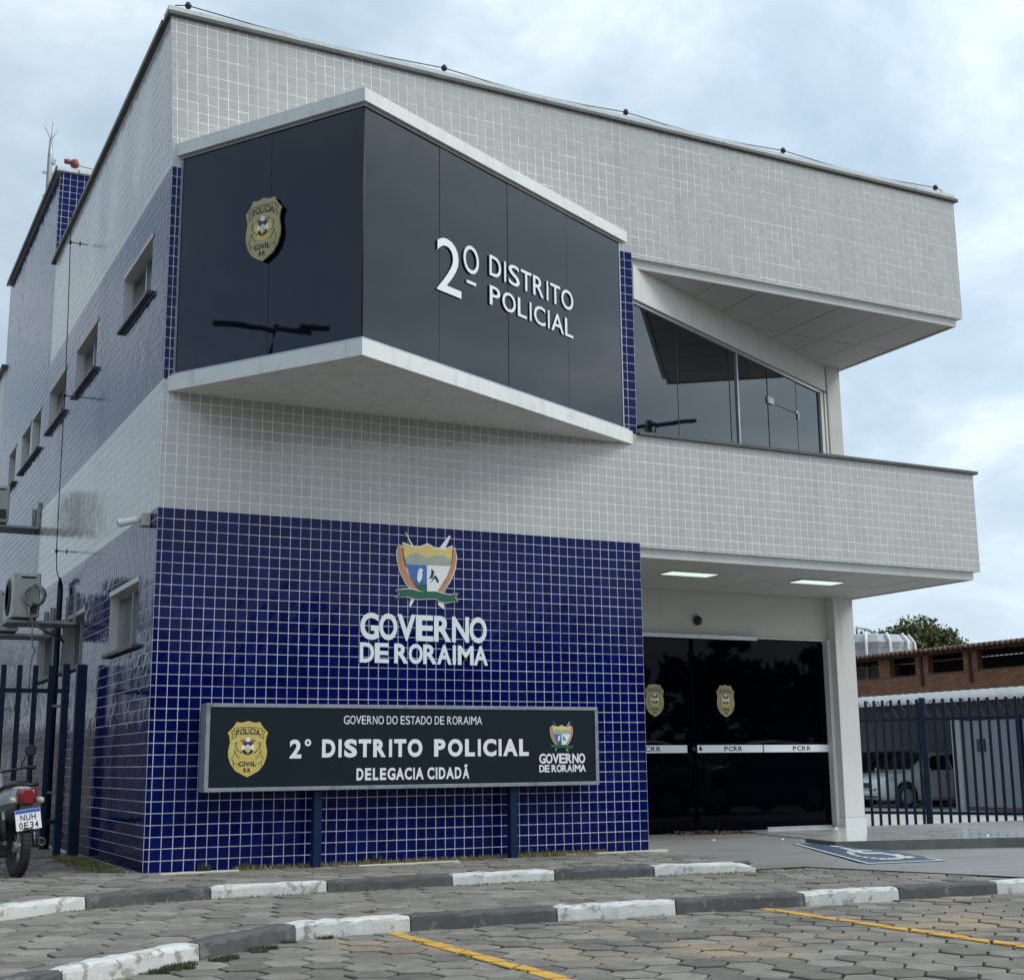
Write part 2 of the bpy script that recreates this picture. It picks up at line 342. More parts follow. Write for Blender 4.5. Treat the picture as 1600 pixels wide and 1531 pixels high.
def cells(rect, holes):                        # rectangle minus rectangles, as rectangles
    x0, x1, y0, y1 = rect
    xs = sorted({x0, x1, *[c for h in holes for c in h[:2] if x0 < c < x1]}); ys = sorted({y0, y1, *[c for h in holes for c in h[2:] if y0 < c < y1]})
    res = []
    for i in range(len(xs)-1):
        for j in range(len(ys)-1):
            mx, my = (xs[i]+xs[i+1])/2, (ys[j]+ys[j+1])/2
            if not any(h[0] < mx < h[1] and h[2] < my < h[3] for h in holes): res.append((xs[i], xs[i+1], ys[j], ys[j+1]))
    return res
TILE_T = 0.0022
def tile_quad(mb, fr, a0, a1, b0, b1, mi, jit=0.0007):
    g = 0.0047 if mi == 1 else 0.0036
    a0 += g; a1 -= g; b0 += g; b1 -= g
    if a1-a0 < 0.012 or b1-b0 < 0.012: return
    h = [TILE_T+rnd.uniform(-jit, jit) for _ in range(4)]
    P = [fr.p(a0, b0, h[0]), fr.p(a1, b0, h[1]), fr.p(a1, b1, h[2]), fr.p(a0, b1, h[3])]
    Q = [fr.p(a0, b0, -0.001), fr.p(a1, b0, -0.001), fr.p(a1, b1, -0.001), fr.p(a0, b1, -0.001)]
    b = len(mb.v); mb.v += P+Q; r = rnd.random()*0.9+0.05
    mb.face((b, b+1, b+2, b+3), mi, False, r)
    for i in range(4):
        j = (i+1) % 4; mb.face((b+4+i, b+4+j, b+j, b+i), mi, False, r)
def tile_field(mb, fr, rect, holes, matfn, pitch=0.1, pa=0.05, pb=0.0, jitter=0.0007, skip=None, wob=0.0):
    a0, a1, b0, b1 = rect
    i0 = math.floor((a0-pa)/pitch); i1 = math.ceil((a1-pa)/pitch); j0 = math.floor((b0-pb)/pitch); j1 = math.ceil((b1-pb)/pitch)
    for j in range(j0, j1):
        w = rnd.uniform(-wob, wob)
        for i in range(i0, i1):
            c = (max(a0, pa+i*pitch), min(a1, pa+(i+1)*pitch), max(b0, pb+j*pitch), min(b1, pb+(j+1)*pitch))
            if c[1]-c[0] < 0.008 or c[3]-c[2] < 0.008: continue
            if skip and skip(i, j, c): continue
            hs = [h for h in holes if h[0] < c[1] and h[1] > c[0] and h[2] < c[3] and h[3] > c[2]]
            for q in (cells(c, hs) if hs else [c]):
                mi = matfn((q[0]+q[1])/2, (q[2]+q[3])/2)
                ww = rnd.uniform(-wob, wob)
                tile_quad(mb, fr, q[0]+ww*0.5, q[1]+ww*0.5, q[2]+w+ww, q[3]+w+ww, mi, jitter)

# ================================================================== GROUND
def k2y(x): return -1.60-0.06*max(0, x-2.2)**1.5*0.9-(0.55*max(0, -0.25-x)**1.3)
def k1y(x): return -3.47-0.055*max(0, x-1.2)-(0.78*max(0, 0.25-x))
def grid_sheet(name, x0, x1, y0, y1, nx, ny, zf, m_, keep=None, **props):
    mb = MB(); idx = {}
    for j in range(ny+1):
        for i in range(nx+1):
            x = x0+(x1-x0)*i/nx; y = y0+(y1-y0)*j/ny; idx[i, j] = len(mb.v); mb.v.append((x, y, zf(x, y)))
    for j in range(ny):
        for i in range(nx):
            x = x0+(x1-x0)*(i+.5)/nx; y = y0+(y1-y0)*(j+.5)/ny
            if keep and not keep(x, y): continue
            mb.face((idx[i, j], idx[i+1, j], idx[i+1, j+1], idx[i, j+1]), 0, True)
    return mb.build(name, m_, None, **props)
mb = MB(); zg = lambda x, y: -0.215-0.25*min(1, max(0, (x-14)/8))*min(1, max(0, (y+2)/8)) - 0.05*min(1, max(0, (abs(x)-60)/100))
grid_sheet('ground', -900, 900, -900, 900, 24, 24, lambda x, y: -0.75, M_EARTH, kind='structure')
grid_sheet('street', -60, 80, -60, -14, 2, 2, lambda x, y: -0.26, M_ASPH, kind='structure')
grid_sheet('back_yard_ground', -40, 5, 2.9, 60, 2, 2, lambda x, y: -0.03, M_EARTH, kind='structure')
yard = mat('pale_yard_paving', (0.42, 0.40, 0.37), 0.9, var=0.15, vscale=2, dirt=((0.25, 0.24, 0.22, 1), 0.5, 0.8, 0.5), dscale=1.0)
grid_sheet('yard_paving', 9.8, 34, -14, 60, 12, 30, lambda x, y: -0.16-0.021*max(0, min(x-12, 11)), yard,
           keep=lambda x, y: True, kind='structure')

def clip(poly, ax, val, sgn):
    res = []
    for i in range(len(poly)):
        p, q = poly[i-1], poly[i]; dp, dq = (p[ax]-val)*sgn, (q[ax]-val)*sgn
        if (dp < 0) != (dq < 0):
            t = dp/(dp-dq); res.append(tuple(p[k]+t*(q[k]-p[k]) for k in range(2)))
        if dq >= 0: res.append(q)
    return res
HEXF = 0.262; HEXS = HEXF/math.sqrt(3)        # across flats, side
HANG = R(11)
def hexes(x0, x1, y0, y1):
    out_ = []; ca, sa = math.cos(HANG), math.sin(HANG); cxm, cym = 2.5, -3.0
    for j in range(-60, 60):
        for i in range(-50, 70):
            u = (i+(0.5 if j % 2 else 0))*HEXF; v = j*HEXS*1.5
            x = cxm+u*ca-v*sa; y = cym+u*sa+v*ca
            if x0 < x < x1 and y0 < y < y1:
                pts = []
                for k in range(6):
                    a = R(30+60*k)+HANG; pts.append((x+HEXS*math.cos(a), y+HEXS*math.sin(a)))
                out_.append((x, y, pts))
    return out_
def paver_mesh(pts, z, dz, tilt, gap=0.009, ch=0.006, ctr=None):
    cx_, cy_ = sum(p[0] for p in pts)/len(pts), sum(p[1] for p in pts)/len(pts)
    o = ctr or (0, 0)
    def ring(ins, zz):
        r_ = []
        for p in pts:
            d = math.hypot(p[0]-cx_, p[1]-cy_) or 1; k = max(0.1, 1-ins/d)
            x, y = cx_+(p[0]-cx_)*k, cy_+(p[1]-cy_)*k
            r_.append((x-o[0], y-o[1], zz+tilt[0]*(x-cx_)+tilt[1]*(y-cy_)))
        return r_
    return [ring(gap, z-0.05), ring(gap, z-ch*0.7+dz), ring(gap+ch, z+dz)]
CAMP = Vector((-2.67, -12.13, 0.9))
ALL_TOPS = []
def strip_sheet(name, x0, x1, ylo, yhi, nx, ny, z, m_, **props):
    mb = MB()
    for i in range(nx):
        xa, xb = x0+(x1-x0)*i/nx, x0+(x1-x0)*(i+1)/nx; xm = (xa+xb)/2
        la, ha, lb, hb = ylo(xa), yhi(xa+1e-4), ylo(xb), yhi(xb-1e-4)
        if min(ha-la, hb-lb) < 0.01: continue
        mb.poly([(xa, la, z), (xb, lb, z), (xb, hb, z), (xa, ha, z)])
    return mb.build(name, m_, None, **props)
def paving(name, z, zone, m_, xr, yr, clampf, sheet_y):
    root = strip_sheet(name, xr[0], xr[1], sheet_y[0], sheet_y[1], 120, 1, z-0.022, M_SAND, kind='structure')
    L = []
    for x, y, pts in hexes(xr[0], xr[1], yr[0], yr[1]):
        pp = clampf(pts)
        if pp is None or len(pp) < 3: continue
        ar = abs(sum(pp[i-1][0]*pp[i][1]-pp[i][0]*pp[i-1][1] for i in range(len(pp))))/2
        if ar < 0.006: continue
        if not zone(sum(p[0] for p in pp)/len(pp), sum(p[1] for p in pp)/len(pp), 0.0): continue
        d = Vector((x, y, z))-CAMP; q = d.dot(fw)
        sx, sy = d.dot(rt)/q, d.dot(up)/q
        vis = abs(sx) < 0.40 and abs(sy) < 0.39 and q > 0
        L.append((0 if vis else 1, d.length-ar*5, x, y, pp, ar))
    L.sort(key=lambda a: (a[0], a[1]))
    shared = {}
    rest = MB()
    for n, (nv, dd, x, y, pp, ar) in enumerate(L):
        dz = rnd.uniform(-0.005, 0.005); tl = (rnd.uniform(-0.02, 0.02), rnd.uniform(-0.02, 0.02))
        full = len(pp) == 6 and ar > 0.058
        if nv == 0 or n < 300: ALL_TOPS.append((z, pp, dz))
        if n < 300 and nv == 0:
            if full:
                k = rnd.randrange(10)
                if k not in shared:
                    mb_ = MB(); mb_.rings(paver_mesh([(px-x, py-y) for px, py in pp], 0, 0, tl, gap=0.009+0.004*rnd.random()), 0, True, False); shared[k] = mb_.mesh('paver', m_)
                o = link('paver', shared[k], root); o.location = (x, y, z+dz)
            else:
                mb_ = MB(); mb_.rings(paver_mesh([(px-x, py-y) for px, py in pp], 0, 0, tl), 0, True, False)
                o = mb_.build('paver', m_, root); o.location = (x, y, z+dz)
        else:
            b0 = len(rest.f); rest.rings(paver_mesh(pp, z, dz, tl), 0, True, False); rr = rnd.random()
            for i in range(b0, len(rest.f)): rest.r[i] = rr
    if rest.f: rest.build('paver_field', m_, root, kind='stuff')
    return root
def clampY(lo, hi, xmax=None):
    def f(pts):
        r_ = [(x, min(max(y, lo(x)), hi(x))) for x, y in pts]
        if max(p[1] for p in r_)-min(p[1] for p in r_) < 0.02: return None
        if xmax is not None: r_ = clip(r_, 0, xmax, -1)
        o_ = []
        for p in r_:
            if not o_ or math.hypot(p[0]-o_[-1][0], p[1]-o_[-1][1]) > 0.004: o_.append(p)
        return o_
    return f
KW = 0.13
def top_edge(x): return -0.015 if x > 0.0 else 2.9
# sidewalk against the building
def zoneA(x, y, e): return y < (0.02+e if x > -0.05 else 2.9) and y > k2y(x)-e and x < 5.2+e and x > -5
paving('sidewalk', 0.0, zoneA, M_PAVER, (-4.5, 5.14), (-4.2, 2.95), clampY(lambda x: k2y(x)+KW, lambda x: -0.012 if x > -0.15 else 2.95, 5.13), (lambda x: k2y(x)+KW*.6, lambda x: 0.03 if x > -0.01 else 2.95))
def bxr(y): return 5.80+max(0, -1.75-y)/2.6+0.22
def zoneB(x, y, e): return k1y(x)-e < y < k2y(x)+e+(0.4 if x > 5.1 else 0) and x < bxr(y)+e and x > -6
paving('driveway', -0.09, zoneB, M_PAVER, (-6, 7.2), (-8, -1.0), clampY(lambda x: k1y(x)+KW, lambda x: k2y(x)-0.002 if x < 5.1 else -1.0, 7.1), (lambda x: k1y(x)+KW*.6, lambda x: k2y(x)+.03 if x < 5.1 else -1.0))
def zoneC(x, y, e): return y < k1y(x)+e and x > -7
paving('parking_bay_paving', -0.19, zoneC, M_PAVER2, (-5, 11), (-9.5, -3.0), clampY(lambda x: -99, lambda x: k1y(x)-0.002), (lambda x: -9.6, lambda x: k1y(x)+.03))
# painted bay lines: thin skins on top of the pavers they cross
for x0 in (0.87, 3.79, 6.42):
    mb = MB()
    for z, pp, dz in ALL_TOPS:
        if z > -0.15: continue
        cxm = sum(p[0] for p in pp)/len(pp); cym = sum(p[1] for p in pp)/len(pp)
        if abs(cxm-x0) > 0.35: continue
        q = []
        for p in pp:
            d = math.hypot(p[0]-cxm, p[1]-cym) or 1; k = max(.1, 1-0.016/d); q.append((cxm+(p[0]-cxm)*k, cym+(p[1]-cym)*k))
        w = 0.052+rnd.uniform(-.004, .004)
        q = clip(clip(q, 0, x0-w, 1), 0, x0+w, -1) if q else q
        q = clip(q, 1, k1y(x0)-0.06, -1) if len(q) > 2 else q
        if len(q) > 2:
            b = len(mb.v); mb.v += [(p[0], p[1], z+0.0085) for p in q]; mb.face(tuple(range(b, b+len(q))))
            mb.v += [(p[0], p[1], z+0.0005) for p in q]; n = len(q)
            for i in range(n): mb.face((b+i, b+n+i, b+n+(i+1) % n, b+(i+1) % n))
    mb.build('bay_line', M_YEL, None, kind='structure')

# kerbs ------------------------------------------------------------
def kerb_stone(parent, f, xa, xb, zt, white, slope_end=0.0, label=None):
    mb = MB(); rings = []; n = 14
    A = Vector((xa, f(xa))); B = Vector((xb, f(xb)))
    for i in range(n+1):
        t = i/n; x = xa+(xb-xa)*t; t2 = min(max(t, 0.006), 0.994); x = xa+(xb-xa)*t2
        y = f(x); d = Vector((1, (f(x+.01)-f(x-.01))/.02)).normalized(); nn = Vector((-d.y, d.x))
        end = 0.010 if i in (0, n) else 0.0
        dz = -slope_end*max(0, (t-0.72)/0.28)**1.5
        j = lambda s_=0.0055: rnd.uniform(-s_, s_)
        prof = [(0.0+j(), -0.16), (0.0+j()+end, -0.028+j()+dz), (0.006+j()+end, -0.012+dz+j()), (0.022+j(), 0.0-end+dz+j()), (KW-0.02+j(), 0.0-end+dz+j()), (KW-end+j(), -0.016+dz), (KW, -0.16)]
        rings.append([(x+nn.x*a, y+nn.y*a, zt+b) for a, b in prof])
    mb.rings(rings, 0, True, False)
    o = mb.build('kerb_stone', M_KW if white else M_KG, parent)
    o['label'] = 'chipped white painted kerb stone' if white else 'dark grey painted kerb stone'
    return o
kb2 = bpy.data.objects.new('kerb', None); COL.objects.link(kb2); kb2['kind'] = 'structure'; kb2['label'] = 'upper painted kerb along the building pavement'
for a, b, w in ((-3.6, -2.7, 1), (-2.7, -1.75, 0), (-1.75, -0.79, 1), (-0.79, 0.17, 0), (0.17, 1.1, 1), (1.1, 2.19, 0), (2.19, 3.13, 1), (3.13, 4.08, 0), (4.08, 5.10, 1)):
    kerb_stone(kb2, k2y, a, b, 0.002, w, 0.05 if b > 5 else 0)
kb1 = bpy.data.objects.new('kerb', None); COL.objects.link(kb1); kb1['kind'] = 'structure'; kb1['label'] = 'lower painted kerb along the parking bays'
for a, b, w in ((-3.3, -2.4, 1), (-2.4, -1.42, 0), (-1.42, -0.55, 1), (-0.55, 0.22, 0), (0.22, 1.02, 1), (1.02, 2.11, 0), (2.11, 3.07, 1), (3.07, 4.2, 0), (4.2, 5.1, 1), (5.1, 6.1, 0), (6.1, 7.1, 1), (7.1, 8.1, 0), (8.1, 9.1, 1)):
    kerb_stone(kb1, k1y, a, b, -0.088, w)

# ramp, platform ---------------------------------------------------
def zr(x, y):
    if y > 0.45: return 0.0
    z = -0.09*min(1, (0.45-y)/2.1)
    if x > 7.3: z += (-0.10-z)*min(1, (x-7.3)/0.7)
    return z
def keepR(x, y):
    if y > k1y(x)+KW*0.8 and x > bxr(y)-0.14 and x < 14: return True
    return y > -1.15 and 5.16 < x < 14 and (x > 5.33 or y > -0.3)
mb = MB(); nx, ny = 90, 60; idr = {}
for j in range(ny+1):
    y = -1.0+(3.35)*j/ny if j > 24 else None
ys_ = [-1.75+4.1*j/ny for j in range(ny+1)]
for j, y in enumerate(ys_):
    for i in range(nx+1):
        x = 5.14+(13.96-5.14)*(i/nx)**1.3; idr[i, j] = len(mb.v); mb.v.append((x, y, zr(x, y)+0.010))
for j in range(ny):
    for i in range(nx): mb.face((idr[i, j], idr[i+1, j], idr[i+1, j+1], idr[i, j+1]), 0, True)
lo_ = []; n_ = 60
for i in range(n_+1):                              # front part between the pavers' curved edge and the lower kerb
    t = i/n_; y = -1.75-(3.2)*t*0+0; 
for i in range(80):
    xa = 5.75+(13.96-5.75)*i/80; xb = 5.75+(13.96-5.75)*(i+1)/80
    fa_ = lambda x: max(k1y(x)+KW*.6, (-1.75-(x-5.75)*2.6) if x < 6.45 else -99)
    ya, yb = fa_(xa), fa_(xb)
    if ya >= -1.751 and yb >= -1.751: continue
    P_ = [(xa, ya), (xb, yb), (xb, -1.75), (xa, -1.75)]
    mb.poly([(x, y, zr(x, y)+0.010) for x, y in P_])
mb.build('entrance_ramp', M_CONC, None, kind='structure')
pl = MB(); PP = [(7.95, 2.36), (7.46, -0.17), (9.32, -0.70), (9.90, -0.98), (10.7, 1.2), (10.05, 2.36)]
pl.extrude([(x, y, 0.018) for x, y in PP], (0, 0, -0.2), 0, 1)
pl.build('glossy_platform', [M_GLOSSF, M_RISER], None, kind='structure')
pl = MB(); pl.extrude([(x, y, 0.0135) for x, y in [(9.915, -0.99), (14, -2.5), (14, 1.0), (10.72, 2.36), (10.07, 2.36), (10.715, 1.2)]], (0, 0, -0.2), 0, 1)
pl.build('side_pavement', [M_CONC, M_RISER], None, kind='structure')
# accessible symbol painted on the ramp
Q = [(6.39, -1.87), (7.29, -1.98), (7.99, -0.23), (7.05, 0.05)]
def bil(s, t):
    a = [Q[0][k]*(1-s)+Q[1][k]*s for k in (0, 1)]; b = [Q[3][k]*(1-s)+Q[2][k]*s for k in (0, 1)]
    return a[0]*(1-t)+b[0]*t, a[1]*(1-t)+b[1]*t
isa = thing('floor_marking', 'blue square with white wheelchair symbol painted on the entrance ramp', 'floor marking')
def drape(mb, poly, h, mi):
    n = len(poly); b = len(mb.v)
    for s, t in poly:
        x, y = bil(s, t); mb.v.append((x, y, zr(x, y)+h+0.007))
    mb.face(tuple(range(b, b+n)), mi)
mb = MB()
for i in range(8):
    for j in range(12): drape(mb, [(i/8, j/12), ((i+1)/8, j/12), ((i+1)/8, (j+1)/12), (i/8, (j+1)/12)], 0.0075, 0 if 0 < i < 7 or True else 0)
mb.build('blue_field', M_ISAB, isa)
def stroke(mb, pts, w, h, mi=0):
    for i in range(len(pts)-1):
        (x0, y0), (x1, y1) = pts[i], pts[i+1]; dx, dy = x1-x0, (y1-y0); L = math.hypot(dx, dy) or 1; nx_, ny_ = -dy/L*w, dx/L*w
        ex, ey = dx/L*w*0.5, dy/L*w*0.5
        drape(mb, [(x0+nx_-ex, y0+ny_-ey), (x0-nx_-ex, y0-ny_-ey), (x1-nx_+ex, y1-ny_+ey), (x1+nx_+ex, y1+ny_+ey)], h, mi)
mb = MB()
stroke(mb, [(0.03, 0.02), (0.97, 0.02), (0.97, 0.98), (0.03, 0.98), (0.03, 0.02)], 0.022, 0.0105)
mb.build('border_line', M_ISAW, isa)
mb = MB()
arc = [(0.50+0.26*math.cos(a), 0.40+0.20*math.sin(a)) for a in [R(100+i*20) for i in range(14)]]
stroke(mb, arc, 0.035, 0.0105); stroke(mb, [(0.40, 0.74), (0.42, 0.48), (0.62, 0.46), (0.74, 0.24), (0.82, 0.27)], 0.04, 0.011)
stroke(mb, [(0.40, 0.62), (0.60, 0.60)], 0.035, 0.0115)
drape(mb, [(0.40+0.075*math.cos(R(i*36)), 0.84+0.055*math.sin(R(i*36))) for i in range(10)], 0.012, 0)
mb.build('wheelchair_symbol', M_ISAW, isa)

# ================================================================== POLICE STATION
B = thing('police_station', 'two storey police station clad in blue and pale grey tiles with a dark glass bay', 'building')
def part(mb_, name, m_, parent=B, **kw): return mb_.build(name, m_, parent, True, **kw)
ZT = 8.08; XU = 10.18; XL = 10.14
SIDE = Frame((0, 0, 0), (0, -1, 0))            # a = -Y, outward normal -X
assert abs(SIDE.n.x+1) < 1e-6
UPW = [(0.70, 2.05, 5.47, 6.03), (3.55, 4.95, 5.47, 6.03), (5.70, 7.08, 5.47, 6.03), (7.85, 8.65, 5.43, 6.0), (8.90, 9.80, 5.43, 6.0), (10.5, 11.3, 5.43, 6.0)]
LOW = [(0.65, 2.00, 2.02, 2.60), (3.45, 4.90, 2.02, 2.60), (5.45, 6.85, 2.02, 2.60)]
WIN = UPW+LOW
# structural shells (grout coloured skins under the tiles)
mb = MB(); hole = (0.09, 4.99, 4.29, 6.72)
for za, zb_, mi in ((-0.3, 3.2, 1), (3.2, 4.29, 2), (4.29, 6.6, 1), (6.6, ZT, 0)):
    for x0, x1, z0, z1 in cells((0, 5.15, za, zb_), [hole]): mb.poly([(x0, 0, z0), (x1, 0, z0), (x1, 0, z1), (x0, 0, z1)], mi)
part(mb, 'facade_wall', [M_GROUTW, M_GROUTB, M_GROUT])
for z0, z1, xe, nm in ((3.16, 4.39, XL, 'balcony_parapet'), (6.45, ZT, XU, 'roof_parapet')):
    mb = MB(); mb.box(5.15, xe, 0.0, 0.16, z0, z1); mb.box(xe-0.16, xe, 0.16, 2.5, z0, z1)
    if nm == 'roof_parapet': mb.box(5.15, xe-0.16, 0.16, 7.4, z0+0.05, z0+0.25)
    else: mb.box(5.15, xe-0.16, 0.16, 2.5, z0, z0+0.2)
    part(mb, nm, [M_GROUTW if nm == 'roof_parapet' else M_GROUT])
mb = MB()
for rc, mi in (((0, 12.8, -0.3, 3.2), 0), ((0, 7.28, 3.2, 4.42), 1), ((7.28, 12.8, 3.2, 6.6), 0), ((0, 7.28, 4.42, 6.5), 0), ((0, 7.28, 6.5, 6.6), 1), ((0, 7.28, 6.6, ZT), 1), ((7.28, 12.8, 6.6, ZT), 0)):
    for y0, y1, z0, z1 in cells(rc, WIN):
        mb.poly([(0, y1, z0), (0, y0, z0), (0, y0, z1), (0, y1, z1)], mi)
mb.poly([(0, 12.8, ZT), (0, 7.4, ZT), (0, 7.4, 9.55), (0, 12.8, 9.55)]); mb.poly([(0, 7.4, ZT-0.6), (4.0, 7.4, ZT-0.6), (4.0, 7.4, 9.55), (0, 7.4, 9.55)])
part(mb, 'side_wall', [M_GROUTB, M_GROUT])
mb = MB(); mb.box(0.3, 9.9, 7.3, 12.7, 0, 7.9); mb.box(0.25, 9.9, 3.0, 7.4, 6.8, 7.9); mb.box(9.85, 10.0, 2.3, 12.7, -0.3, 6.5); mb.box(0.05, 3.9, 7.5, 12.75, 7.9, 9.5)
mb.box(0.22, 0.30, 0.2, 12.7, -0.2, 7.9)
part(mb, 'rear_block', M_WHITE)
# tiles --------------------------------------------------------------
def mfront(a, b): return 0 if (a < 5.15) and (b < 3.2 or (4.42 < b < 6.50)) else 1
def in_sign(a, b): return 0.42 < a < 4.5 and 0.66 < b < 1.46
cand = []
for j in range(0, 32):
    for i in range(0, 51):
        a, b = 0.05+.1*(i+.5), .1*(j+.5)
        if in_sign(a, b) or (1.9 < a < 3.35 and b > 1.8): continue
        cand.append(((Vector((a, 0, b))-CAMP).length, i, j))
cand.sort(); near = {(i, j) for _, i, j in cand[:300]}
kinds = []
for k in range(8):
    mb = MB(); tile_quad(mb, FRONT, -0.05, 0.05, -0.05, 0.05, 0); mb.r = [0.0]*len(mb.r); kinds.append(mb.mesh('tile', M_BLUE))
for i, j in near:
    o = link('tile', kinds[rnd.randrange(8)], B); o.location = (0.05+.1*(i+.5), 0, .1*(j+.5))
mb = MB()
tile_field(mb, FRONT, (0, 5.15, 0, 6.60), [hole], mfront, skip=lambda i, j, c: (i, j) in near)
tile_field(mb, FRONT, (5.15, XL, 3.16, 4.38), [], mfront, pb=3.2-0.1, wob=0.0008)
def mtop(a, b): return 1
tile_field(mb, FRONT, (0, 5.15, 6.60, ZT-0.03), [hole], mtop, wob=0.0018, jitter=0.0012)
tile_field(mb, FRONT, (5.15, XU, 6.46, ZT-0.03), [], mtop, wob=0.0018, jitter=0.0012)
part(mb, 'facade_tiles', [M_BLUE, M_GREY], kind='stuff')
def mside(a, b):
    y = -a
    if y > 7.28: return 0
    return 0 if (b < 3.2 or 4.42 < b < 6.50) else 1
holes_s = [(-y1, -y0, z0, z1) for y0, y1, z0, z1 in WIN]
mb = MB()
tile_field(mb, SIDE, (-7.4, 0, 0, ZT-0.03), holes_s, mside, pa=-0.05, jitter=0.0011, wob=0.0008)
tile_field(mb, SIDE, (-12.8, -7.4, 0, 9.5), holes_s, mside, pa=-0.05, jitter=0.0011, wob=0.0008)
tile_field(mb, Frame((0, 7.4, 0), (1, 0, 0)), (0, 1.4, 7.6, 9.5), [], lambda a, b: 0)
part(mb, 'side_tiles', [M_BLUE, M_GREY], kind='stuff')
# side windows -------------------------------------------------------
for k, (y0, y1, z0, z1) in enumerate(WIN):
    mb = MB(); d = 0.13
    mb.poly([(0, y0, z0), (d, y0, z0), (d, y0, z1), (0, y0, z1)]); mb.poly([(0, y1, z0), (0, y1, z1), (d, y1, z1), (d, y1, z0)])
    mb.poly([(0, y0, z1), (d, y0, z1), (d, y1, z1), (0, y1, z1)]); mb.poly([(0, y0, z0), (0, y1, z0), (d, y1, z0), (d, y0, z0)])
    w = mb.build('window', M_WHITE, B)
    mb = MB(); f = 0.03
    mb.box(d-0.04, d, y0, y1, z1-f, z1); mb.box(d-0.04, d, y0, y1, z0, z0+f); mb.box(d-0.04, d, y0, y0+f, z0+f, z1-f); mb.box(d-0.04, d, y1-f, y1, z0+f, z1-f)
    ym = (y0+y1)/2; mb.box(d-0.045, d-0.002, ym-0.02, ym+0.02, z0+f, z1-f)
    mb.build('frame', M_ALU, w)
    for a, b, xx in ((y0+f, ym-0.02, d-0.020), (ym+0.02, y1-f, d-0.012)):
        mb = MB(); mb.box(xx, xx+0.006, a, b, z0+f, z1-f); mb.build('pane', M_SIDEG, w)
    mb = MB(); mb.bbox(-0.055, d-0.05, y0-0.05, y1+0.05, z0-0.045, z0-0.002, 0.006); mb.build('sill', M_STONE, w)
    mb = MB(); mb.box(-0.012, 0.03, y0-0.02, y1+0.02, z1+0.002, z1+0.05); mb.build('lintel', M_WHITE, w)
# copings -------------------------------------------------------------
mb = MB(); mb.bbox(-0.04, XU+0.05, -0.045, 0.2, ZT-0.03, ZT+0.015, 0.006); mb.box(-0.03, XU+0.02, -0.012, 0.2, ZT+0.016, ZT+0.075, 1)
mb.bbox(XU-0.2, XU+0.05, 0.2, 3.0, ZT-0.03, ZT+0.015, 0.006); part(mb, 'roof_coping', [M_STONE, M_COPE])
mb = MB(); mb.bbox(-0.05, 0.25, 0.202, 7.42, ZT-0.03, ZT+0.03, 0.006); part(mb, 'roof_coping', M_STONE)
mb = MB(); mb.bbox(-0.06, 0.25, 7.36, 12.85, 9.5, 9.57, 0.006); mb.bbox(0.26, 4.0, 7.34, 7.6, 9.5, 9.57, 0.006); part(mb, 'tower_coping', M_COPE)
mb = MB(); mb.bbox(-0.07, -0.045, 7.36, 12.85, 9.49, 9.565, 0.004); part(mb, 'tower_flashing', M_STONE)
mb = MB(); mb.bbox(5.16, XL+0.05, -0.045, 0.2, 4.39, 4.43, 0.005); mb.bbox(XL-0.2, XL+0.05, 0.2, 2.2, 4.39, 4.43, 0.005); part(mb, 'balcony_coping', M_STONE)
# low rear wing
mb = MB(); mb.box(0.02, 8, 12.82, 20, -0.3, 7.95); part(mb, 'rear_wing', M_WHITE2)
mb = MB(); mb.bbox(-0.06, 0.3, 12.86, 20, 7.95, 8.03, 0.006); part(mb, 'rear_wing_coping', M_STONE)

# glass bay ------------------------------------------------------------
AP = Vector((1.25, -1.83)); EL = Vector((0.04, 0.0)); ER = Vector((5.10, 0.0))
def slab(name, z0, z1, off, m_, cut=0.0):
    mb_ = MB(); a, b, c = off_tri(off); mb_.extrude([(a.x, 0.0, z0), (b.x, b.y, z0), (c.x, 0.0, z0)], (0, 0, z1-z0)); return part(mb_, name, m_)
def off_tri(d):
    nl = Vector((-0.834, -0.552)); nr = Vector((0.431, -0.9023))
    # shift both faces outwards by d and intersect
    el, er = EL+nl*d, ER+nr*d; dl = (AP-EL).normalized(); dr = (AP-ER).normalized()
    den = dl.x*dr.y-dl.y*dr.x; w = er-el; t = (w.x*dr.y-w.y*dr.x)/den; ap = el+dl*t
    a = el+dl*(-el.y/dl.y); c = er+dr*(-er.y/dr.y)
    return a, ap, c
slab('bay_lower_slab', 4.285, 4.43, 0.0, M_WHITE2)
slab('bay_upper_slab', 6.61, 6.735, 0.0, M_WHITE2)
slab('bay_upper_trim', 6.585, 6.609, -0.035, M_ALU)
slab('bay_lower_trim', 4.431, 4.455, -0.02, M_ALU)
a, ap, c = off_tri(-0.05)
FL = Frame((a.x, a.y, 0), (ap.x-a.x, ap.y-a.y, 0)); FR = Frame((ap.x, ap.y, 0), (c.x-ap.x, c.y-ap.y, 0))
WL = (ap-a).length; WR = (c-ap).length
print('bay', WL, WR, FL.n, FR.n)
def glass(fr, a0, a1, z0, z1, m_, parent=B, name='glass_panel', th=0.012, bow=True):
    mb_ = MB(); g = 0.003
    P = [fr.p(a0+g, z0, 0), fr.p(a1-g, z0, 0), fr.p(a1-g, z1, 0), fr.p(a0+g, z1, 0)]
    j = [rnd.uniform(-0.0025, 0.0025) for _ in range(4)] if bow else [0]*4
    P = [tuple(Vector(p)+fr.n*q) for p, q in zip(P, j)]
    mb_.extrude(P, -fr.n*th); return part(mb_, name, m_, parent)
sl = WL*0.515
for x0, x1 in ((0, sl), (sl, WL)): glass(FL, x0, x1, 4.456, 6.584, M_BAY)
seams = [0.0, 1.02, 2.06, 3.08, WR]
for x0, x1 in zip(seams[:-1], seams[1:]): glass(FR, x0, x1, 4.456, 6.584, M_BAY)
mb = MB()
